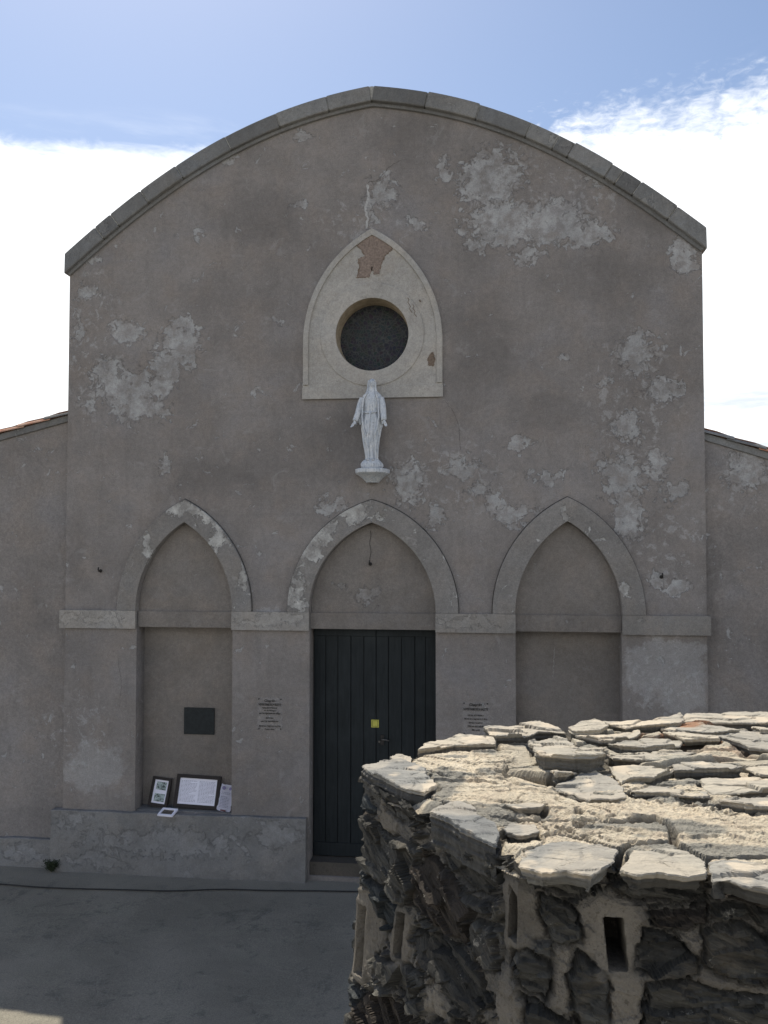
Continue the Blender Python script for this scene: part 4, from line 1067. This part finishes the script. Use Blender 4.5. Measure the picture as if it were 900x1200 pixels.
    grey = sstep(.05, .22, fbm(s*5+9, z*5, 66, 3))[:, None]; gw = np.clip(grey*.6+(1-pl_)[:, None]*.55, 0, .85); mo = mo*(1-gw)+np.array([.125, .118, .105])*gw
    crs = (crease*.55)[:, None]
    col = (st*isst[:, None]+mo*(1-isst[:, None]))*(1-crs)+np.array([.03, .028, .025])*crs
    for q in SLOTS:
        dd = np.full(s.shape, -1.0); P_ = np.array(q); msk = (s > P_[:, 0].min()-.02) & (s < P_[:, 0].max()+.02) & (z > P_[:, 1].min()-.02) & (z < P_[:, 1].max()+.02)
        dd[msk] = sdf_poly(s[msk], z[msk], q); w1 = sstep(-.001, .003, dd)[:, None]; col = col*(1-w1)+np.array([.045, .038, .030])*w1
    c4 = np.concatenate([np.clip(col, .01, .9), (1-isst)[:, None]], 1)
    idx = np.arange(s.size).reshape(S.shape)
    q = np.stack([idx[:-1, :-1], idx[1:, :-1], idx[1:, 1:], idx[:-1, 1:]], -1).reshape(-1, 4)
    return link(name, np_mesh(name, co, q, c4, smooth=False), M_SCH, swall)
face_patch('stone_face', sA-.45, sB+.95, 2.45, TOP-.015, .0032, .0032)
face_patch('stone_face', sA-.45, sB+.95, 0.0, 2.452, .02, .016)
face_patch('stone_face', 0, sA-.448, 0.0, TOP-.015, .02, .016)
face_patch('stone_face', sB+.948, cum[-1], 0.0, TOP-.015, .02, .016)
bm = bmesh.new(); box(bm, 5.1, 5.18, -8.47, -6.56, 0, TOP-.03); bm_obj('end_face', bm, simple('dark_schist_plain', (.06, .058, .055), .9, 12, .4, .01), swall)

slabs = [  # outline on the reading grid, thickness, rise of the top above the bed, tint (blue-grey 0 .. sandy 1)
 ([(423, 899), (445, 893), (470, 891), (500, 904), (512, 922), (498, 930), (480, 927), (447, 913)], .085, .012),
 ([(503, 953), (515, 945), (533, 937), (556, 950), (586, 976), (581, 990), (560, 981), (530, 965)], .075, .008),
 ([(606, 1016), (612, 998), (644, 988), (675, 988), (726, 1000), (717, 1016), (694, 1032), (664, 1024), (634, 1026)], .030, .012),
 ([(726, 1022), (742, 996), (780, 997), (808, 1003), (826, 1014), (829, 1031), (800, 1032), (770, 1027), (745, 1029)], .032, .006),
 ([(830, 1013), (850, 1010), (905, 1018), (960, 1020), (960, 1052), (905, 1046), (870, 1038), (845, 1031), (835, 1035)], .035, .008),
 ([(589, 971), (602, 967), (627, 971), (633, 980), (609, 983), (593, 979)], .03, .004),
 ([(619, 864), (635, 859), (649, 857), (664, 861), (675, 873), (693, 878), (709, 879), (712, 891), (693, 898), (667, 897), (635, 893), (627, 882)], .045, .027),
 ([(647, 921), (667, 916), (684, 909), (702, 911), (720, 918), (731, 929), (735, 939), (716, 940), (687, 938), (667, 930)], .035, .018),
 ([(566, 855), (593, 853), (633, 845), (640, 848), (658, 853), (664, 858), (631, 858), (620, 865), (580, 867)], .04, .022),
 ([(665, 854), (680, 848), (698, 846), (714, 854), (702, 858), (671, 859)], .04, .02),
 ([(673, 863), (702, 860), (749, 856), (752, 860), (716, 871), (702, 870)], .03, .012),
 ([(705, 843), (733, 847), (767, 845), (798, 839), (802, 846), (800, 850), (773, 851), (733, 852)], .035, .025),
 ([(802, 834), (829, 832), (860, 834), (915, 832), (960, 834), (960, 852), (905, 851), (869, 849), (833, 848), (800, 845)], .05, .028),
 ([(773, 850), (800, 850), (827, 853), (868, 858), (824, 860), (784, 857)], .03, .016),
 ([(712, 874), (733, 867), (778, 864), (802, 868), (797, 874), (767, 879), (727, 880)], .03, .012),
 ([(711, 884), (767, 881), (818, 883), (784, 895), (753, 894), (718, 890)], .035, .022),
 ([(787, 895), (820, 891), (856, 896), (871, 902), (842, 904), (789, 901)], .035, .016),
 ([(713, 902), (740, 899), (791, 903), (765, 914), (729, 918), (720, 910)], .025, .008),
 ([(734, 924), (767, 917), (793, 917), (829, 927), (833, 935), (793, 936), (744, 932)], .03, .012),
 ([(820, 912), (869, 909), (920, 913), (940, 929), (873, 931), (833, 930)], .03, .010),
 ([(842, 940), (878, 933), (930, 932), (940, 950), (876, 951), (856, 945)], .03, .014),
 ([(873, 899), (905, 897), (940, 900), (930, 911), (889, 908)], .03, .012),
 ([(838, 863), (869, 858), (925, 861), (925, 879), (878, 877), (856, 869)], .03, .012),
 ([(776, 857), (833, 861), (844, 869), (802, 869)], .02, .008),
 ([(456, 890), (467, 882), (477, 885), (482, 895), (465, 894)], .03, .006),
 ([(489, 882), (496, 873), (516, 867), (538, 861), (556, 864), (580, 867), (582, 873), (533, 874), (511, 879)], .04, .010),
 ([(590, 944), (612, 941), (640, 945), (636, 951), (606, 951)], .02, .004),
 ([(645, 905), (662, 901), (676, 905), (668, 911), (650, 912)], .03, .006),
 ([(880, 850), (905, 852), (960, 853), (960, 862), (890, 861)], .03, .02)]
SL_W = [[gnd(x, y, TOP+.004) for x, y in p_] for p_, _a, _b in slabs]
# top bed of mortar with cracks
def g_(pts, z=TOP): return [gnd(x, y, z) for x, y in pts]
cracks = [([(640, 982), (649, 980), (680, 986), (716, 996), (729, 998), (740, 992), (784, 992), (796, 996), (809, 1002), (824, 1009), (844, 1009), (905, 1011), (960, 1014)], .007, .030),
          ([(505, 905), (525, 912), (544, 915), (560, 912), (582, 910), (604, 913), (633, 914), (649, 918)], .006, .018),
          ([(582, 962), (604, 964), (653, 965), (689, 965), (724, 965), (760, 964)], .008, .018),
          ([(740, 962), (767, 962), (787, 973), (789, 992)], .007, .020),
          ([(590, 942), (612, 948), (640, 947)], .004, .010), ([(500, 935), (530, 950), (560, 968), (582, 985)], .004, .010),
          ([(724, 1000), (722, 1015), (708, 1030)], .010, .040), ([(826, 1012), (832, 1030)], .007, .02),
          ([(800, 950), (830, 948), (860, 955), (905, 952)], .006, .014), ([(560, 895), (600, 893), (625, 898)], .005, .012)]
cracks = [([gnd(x, y, TOP-.01) for x, y in l], w_, d_) for l, w_, d_ in cracks]
x0, x1, y0, y1 = .93, 3.3, -8.52, -6.5
def top_patch(x0, x1, y0, y1, dd):
    nx_ = int((x1-x0)/dd); ny_ = int((y1-y0)/dd)
    X, Y = np.meshgrid(np.linspace(x0, x1, nx_+1), np.linspace(y0, y1, ny_+1)); x = X.ravel(); y = Y.ravel()
    poly = PER+[(5.2, -8.48)]
    de = sdf_poly(x+fbm(x*12, y*12, 1)*.03, y+fbm(x*12, y*12, 2)*.03, PER)
    rough_ = sstep(.0, .16, fbm(x*3.4, y*5.4, 70, 4))
    cb, eb = chips(x*6+fbm(x*3, y*3, 5)*3, y*14+fbm(x*3, y*3, 6)*3, 501, 1.2); cb2, eb2 = chips(x*20, y*42, 511, 1.5)
    h = TOP-.003+cb*.005+cb2*.003*rough_+fbm(x*110, y*110, 76, 2)*.006+fbm(x*3, y*3, 71, 3)*.018+fbm(x*16, y*16, 72, 4, .6)*(.003+.007*rough_)+fbm(x*70, y*70, 74, 4, .85)*(.004+.012*rough_)
    pits = sstep(.15, .21, fbm(x*34, y*55, 77, 3))*(.1+rough_); h -= pits*.016
    seam = sstep(.06, .0, eb)*sstep(-.05, .1, fbm(x*4, y*4, 83)); h -= seam*.008; pits = np.clip(pits+seam*.5, 0, 1)
    # broken ledges: thin tilted laminae seen as steps
    q = y*13+fbm(x*2.4, y*4, 79, 4)*4.5; fr = q-np.floor(q); hk = _h(np.floor(q).astype(np.int64), np.floor(x*2.2+_h(np.floor(q).astype(np.int64), np.floor(q).astype(np.int64), 5)*3).astype(np.int64), 6)
    h += (.5-fr)*.010*sstep(.30, .6, hk)*(.5+.5*_h(np.floor(q).astype(np.int64), np.floor(q).astype(np.int64), 9)); stepd = sstep(.10, .0, fr)*sstep(.3, .6, hk)
    wx = x+fbm(x*16, y*16, 81, 3)*.014; wy = y+fbm(x*16+5, y*16, 82, 3)*.014
    ck = np.zeros(x.shape)
    for l, w_, d_ in cracks:
        dl = dist_line(wx, wy, l); k = sstep(w_*1.7, w_*.7, dl); ck = np.maximum(ck, k); h -= k*d_
    cp, ep = chips(x*5.2+fbm(x*5, y*5, 15)*.5, y*11+fbm(x*5, y*5, 16)*.7, 801, 1.1)
    pr = sstep(-.06, .06, y+7.78+fbm(x*2, y*2, 17)*.7)*sstep(1.30, 1.45, x)*sstep(-.18, -.05, fbm(x*3, y*5, 18, 3)+.05*0)
    hp = TOP-.012+cp*.036+fbm(x*14, y*30, 19, 4, .6)*.008-sstep(.13, .03, ep)*.018
    h = h*(1-pr)+hp*pr; stepd = stepd*(1-pr); pits = pits*(1-pr)+sstep(.12, .03, ep)*pr; ck = ck*(1-pr)
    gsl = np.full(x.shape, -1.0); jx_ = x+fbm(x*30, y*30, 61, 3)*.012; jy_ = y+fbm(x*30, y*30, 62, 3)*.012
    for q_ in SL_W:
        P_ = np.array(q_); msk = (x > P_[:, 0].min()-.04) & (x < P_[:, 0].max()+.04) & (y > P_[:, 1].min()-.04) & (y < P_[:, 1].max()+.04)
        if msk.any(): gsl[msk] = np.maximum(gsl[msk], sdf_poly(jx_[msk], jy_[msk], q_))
    gap = sstep(-.013, -.004, gsl)*sstep(-.12, .06, fbm(x*7, y*7, 63, 3)); h = h-gap*.022; ck = np.clip(ck+gap, 0, 1)  # sunk gap round slabs, soil and crevice shade darkened into its colour
    flat = TOP-.012+fbm(x*9, y*9, 99)*.012; inn = sstep(.0, .05, de); h = h*inn+flat*(1-inn)-sstep(.045, .0, de)*.028
    keep = de > .002
    idx = np.arange(x.size).reshape(X.shape)
    q = np.stack([idx[:-1, :-1], idx[:-1, 1:], idx[1:, 1:], idx[1:, :-1]], -1).reshape(-1, 4)
    q = q[keep[q].any(1)]
    pat = fbm(x*5, y*5, 90, 4); fin = fbm(x*45, y*45, 92, 3)
    col = np.array([.64, .555, .42])*(1+pat*.35+fin*.4)[:, None]
    gs = sstep(.06, .16, fbm(x*9, y*14, 95, 4))[:, None]*.75; col = col*(1-gs)+np.array([.20, .205, .19])*gs     # bits of schist showing
    gp = (pr*sstep(-.30, .1, cp))[:, None]*.55; col = col*(1-gp)+(np.array([.34, .32, .265])*(1+cp*.5+fbm(x*20, y*40, 20, 3)*.5)[:, None])*gp
    far_ = sstep(-7.55, -7.35, y)*sstep(1.75, 1.9, x); org = (np.clip(sstep(.02, .12, fbm(x*7, y*12, 97, 3))*.8+sstep(.16, .05, ep)*.5*sstep(-.12, .0, fbm(x*3, y*3, 98))+gap*.6, 0, .9)*far_)[:, None]
    col = col*(1-org)+np.array([.36, .17, .085])*org
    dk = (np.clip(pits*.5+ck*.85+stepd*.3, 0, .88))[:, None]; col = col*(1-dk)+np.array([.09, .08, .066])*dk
    used = np.unique(q); rem = np.full(x.size, -1); rem[used] = np.arange(used.size)
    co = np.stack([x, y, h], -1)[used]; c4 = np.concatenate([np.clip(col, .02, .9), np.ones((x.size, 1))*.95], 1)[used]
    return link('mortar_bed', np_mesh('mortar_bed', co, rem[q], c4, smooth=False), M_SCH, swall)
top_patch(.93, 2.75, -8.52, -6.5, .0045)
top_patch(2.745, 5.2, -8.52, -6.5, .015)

# slabs on top, each a stone of its own under the wall
M_SLAB, t = material('split_schist_slab'); P = t.pos()
oi = t.n('ShaderNodeObjectInfo'); rnd = t.n('ShaderNodeSeparateColor', None, i0=oi.outputs['Color']).outputs[0]
n = t.noise(P, 9, 7, 0.66, 0.6, sc3=(1, 1.6, 3)); g = t.noise(P, 110, 5, 0.7); ln = t.noise(P, 10, 6, 0.68, 0.4, sc3=(1.0, 2.5, 10)); 
c = t.mix(rnd, (0.135, 0.142, 0.143), (0.31, 0.288, 0.240))
c = t.mix(t.ramp(n, .35, .68), c, t.mix(rnd, (0.195, 0.202, 0.200), (0.42, 0.38, 0.30)))
c = t.mix(t.math('MULTIPLY', t.ramp(t.noise(P, 5.0, 6, 0.7, 0.6), .54, .68), 0.7), c, (0.42, 0.37, 0.29))
c = t.mix(t.math('MULTIPLY', t.ramp(ln, .56, .66), .35), c, (0.09, 0.09, 0.09))
geo = t.t.nodes.new('ShaderNodeNewGeometry'); nz_ = t.n('ShaderNodeSeparateXYZ', None, i0=geo.outputs['Normal']).outputs[2]
c = t.mix(0.35, c, t.mix(g, (0.1, 0.1, 0.1), (0.9, 0.9, 0.9)), 'OVERLAY')
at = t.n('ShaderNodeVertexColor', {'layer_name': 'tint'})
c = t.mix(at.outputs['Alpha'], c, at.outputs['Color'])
t.finish(c, 0.72, t.math('ADD', t.math('MULTIPLY', ln, 1.6), t.math('MULTIPLY', g, .4)), 0.007, 1.0, spec=0.35)
def slab(poly_px, thick, rise, k):
    rn = np.random.RandomState(50+k)
    rise = rise if k in (0, 1, 2, 3, 4, 6) else rn.uniform(-.002, .013); z_top = TOP+rise-.004
    pts = np.array([gnd(x, y, z_top) for x, y in poly_px])
    # dense outline with jagged breaks
    coarse = []
    for i in range(len(pts)):
        a, b = pts[i], pts[(i+1) % len(pts)]; L = np.linalg.norm(b-a); n_ = max(1, int(L/.045)); e = (b-a)/L; nr = np.array([e[1], -e[0]])
        for q in range(n_): coarse.append(a+(b-a)*(q/n_)+(0 if q == 0 else 1)*nr*rn.uniform(-.013, .011))
    out = []
    for i in range(len(coarse)):
        a, b = coarse[i], coarse[(i+1) % len(coarse)]; L = np.linalg.norm(b-a)+1e-6; n_ = max(2, int(L/.006)); e = (b-a)/L; nr = np.array([e[1], -e[0]])
        for q in range(n_): out.append(a+(b-a)*(q/n_)+nr*rn.uniform(-.0025, .0025))
    out = np.array(out); c0 = out.mean(0); n_ = len(out)
    area2 = np.sum(out[:, 0]*np.roll(out[:, 1], -1)-np.roll(out[:, 0], -1)*out[:, 1])
    if area2 < 0: out = out[::-1]
    size = np.sqrt(abs(area2)/2)
    tang = np.roll(out, -1, 0)-np.roll(out, 1, 0); tang /= np.linalg.norm(tang, axis=1)[:, None]+1e-9; nrm = np.stack([tang[:, 1], -tang[:, 0]], -1)
    # smooth the normals
    for _ in range(6): nrm = (np.roll(nrm, 1, 0)+nrm*2+np.roll(nrm, -1, 0))/4
    nl = max(5, int(thick/.004)); rings = []
    arc = np.cumsum(np.linalg.norm(np.roll(out, -1, 0)-out, axis=1))
    tilt = np.array([rn.uniform(-.05, .05), rn.uniform(-.12, .02) if k > 5 else rn.uniform(-.03, .03)])
    def zt(xy): return z_top+(xy-c0)@tilt+fbm(xy[:, 0]*7, xy[:, 1]*7, k, 3)*.012
    for l in range(nl+1):
        f_ = l/nl                         # 0 bottom .. 1 top
        lay = int(l*.55)
        o_ = (vnoise(arc*10+lay*7.7, np.full(n_, lay*3.1), k+20)-.62)*.014*(1 if l < nl else .25) - (1-f_)**.7*(.006 if k < 2 else .024 if k < 5 else .012)
        o_ = o_-(.004 if l == nl else 0)
        xy = out+nrm*o_[:, None]; z = zt(xy)-(1-f_)*thick
        rings.append(np.concatenate([xy, z[:, None]], 1))
    for f_ in (.99, .97, .94, .91, .875, .84, .80, .76, .72, .67, .62, .57, .52, .47, .42, .36, .30, .24, .18, .12, .06):
        xy = c0+(out-c0)*f_; z = zt(xy)+.004*sstep(1, .97, np.full(n_, f_))+fbm(xy[:, 0]*30, xy[:, 1]*42, k+4, 3)*.006*(1 if f_ < .98 else .4)
        stepq = _h(np.floor(xy[:, 0]*9+xy[:, 1]*14+fbm(xy[:, 0]*9, xy[:, 1]*9, k+5)*3).astype(np.int64), np.full(n_, k), 3)
        cz_, ce_ = chips(xy[:, 0]*9+k, xy[:, 1]*15, 900+k, 1.0); z = z+cz_*(.010 if k > 5 else .006)-sstep(.08, 0, ce_)*.002
        rings.append(np.concatenate([xy, z[:, None]], 1))
    co = np.concatenate(rings); nr_ = len(rings); idx = np.arange(co.shape[0]).reshape(nr_, n_)
    q = np.stack([idx[:-1], np.roll(idx[:-1], -1, 1), np.roll(idx[1:], -1, 1), idx[1:]], -1).reshape(-1, 4)
    capc = rings[-1].mean(0); co = np.concatenate([co, capc[None]]); ci = len(co)-1
    last = idx[-1]; half = n_//2*2
    tri = np.stack([last[0:half:2], last[(np.arange(0, half, 2)+1) % n_], last[(np.arange(0, half, 2)+2) % n_], np.full(half//2, ci)], -1)
    c4 = np.zeros((len(co), 4), np.float32); c4[:, :3] = (.50, .43, .33)
    c4[:, 3] = np.clip(sstep(.10, .2, fbm(co[:, 0]*10, co[:, 1]*10, 33+k, 4))*.85+sstep(-.02, -.10, fbm(co[:, 0]*4, co[:, 1]*4, 3+k, 2))*.3+(0 if k < 3 else (.15 if k < 5 else .42))*(.5+fbm(co[:, 0]*14, co[:, 1]*20, 9+k, 4)), 0, 1)
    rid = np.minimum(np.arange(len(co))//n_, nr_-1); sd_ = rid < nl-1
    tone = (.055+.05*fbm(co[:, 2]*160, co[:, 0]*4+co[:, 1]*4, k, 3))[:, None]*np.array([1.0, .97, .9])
    sunlit_side = (k == 2)
    c4[sd_, :3] = np.clip(tone[sd_], .02, .3); c4[sd_, 3] = .35 if k == 2 else (.9 if k < 5 else .7)  # sides toned dark for fracture and shade; one sunlit cap's sides painted paler
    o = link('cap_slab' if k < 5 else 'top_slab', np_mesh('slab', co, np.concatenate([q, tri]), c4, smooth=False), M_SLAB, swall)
    o.data.polygons.foreach_set('use_smooth', [False]*len(o.data.polygons))
    tv = (.25, .12, .30, .75, .35, .1, .75, .40, .55, .9, .8, .7, .85, .6)[k] if k < 14 else rn.uniform(.35, 1)
    o.color = (tv, tv, tv, 1)
    return o
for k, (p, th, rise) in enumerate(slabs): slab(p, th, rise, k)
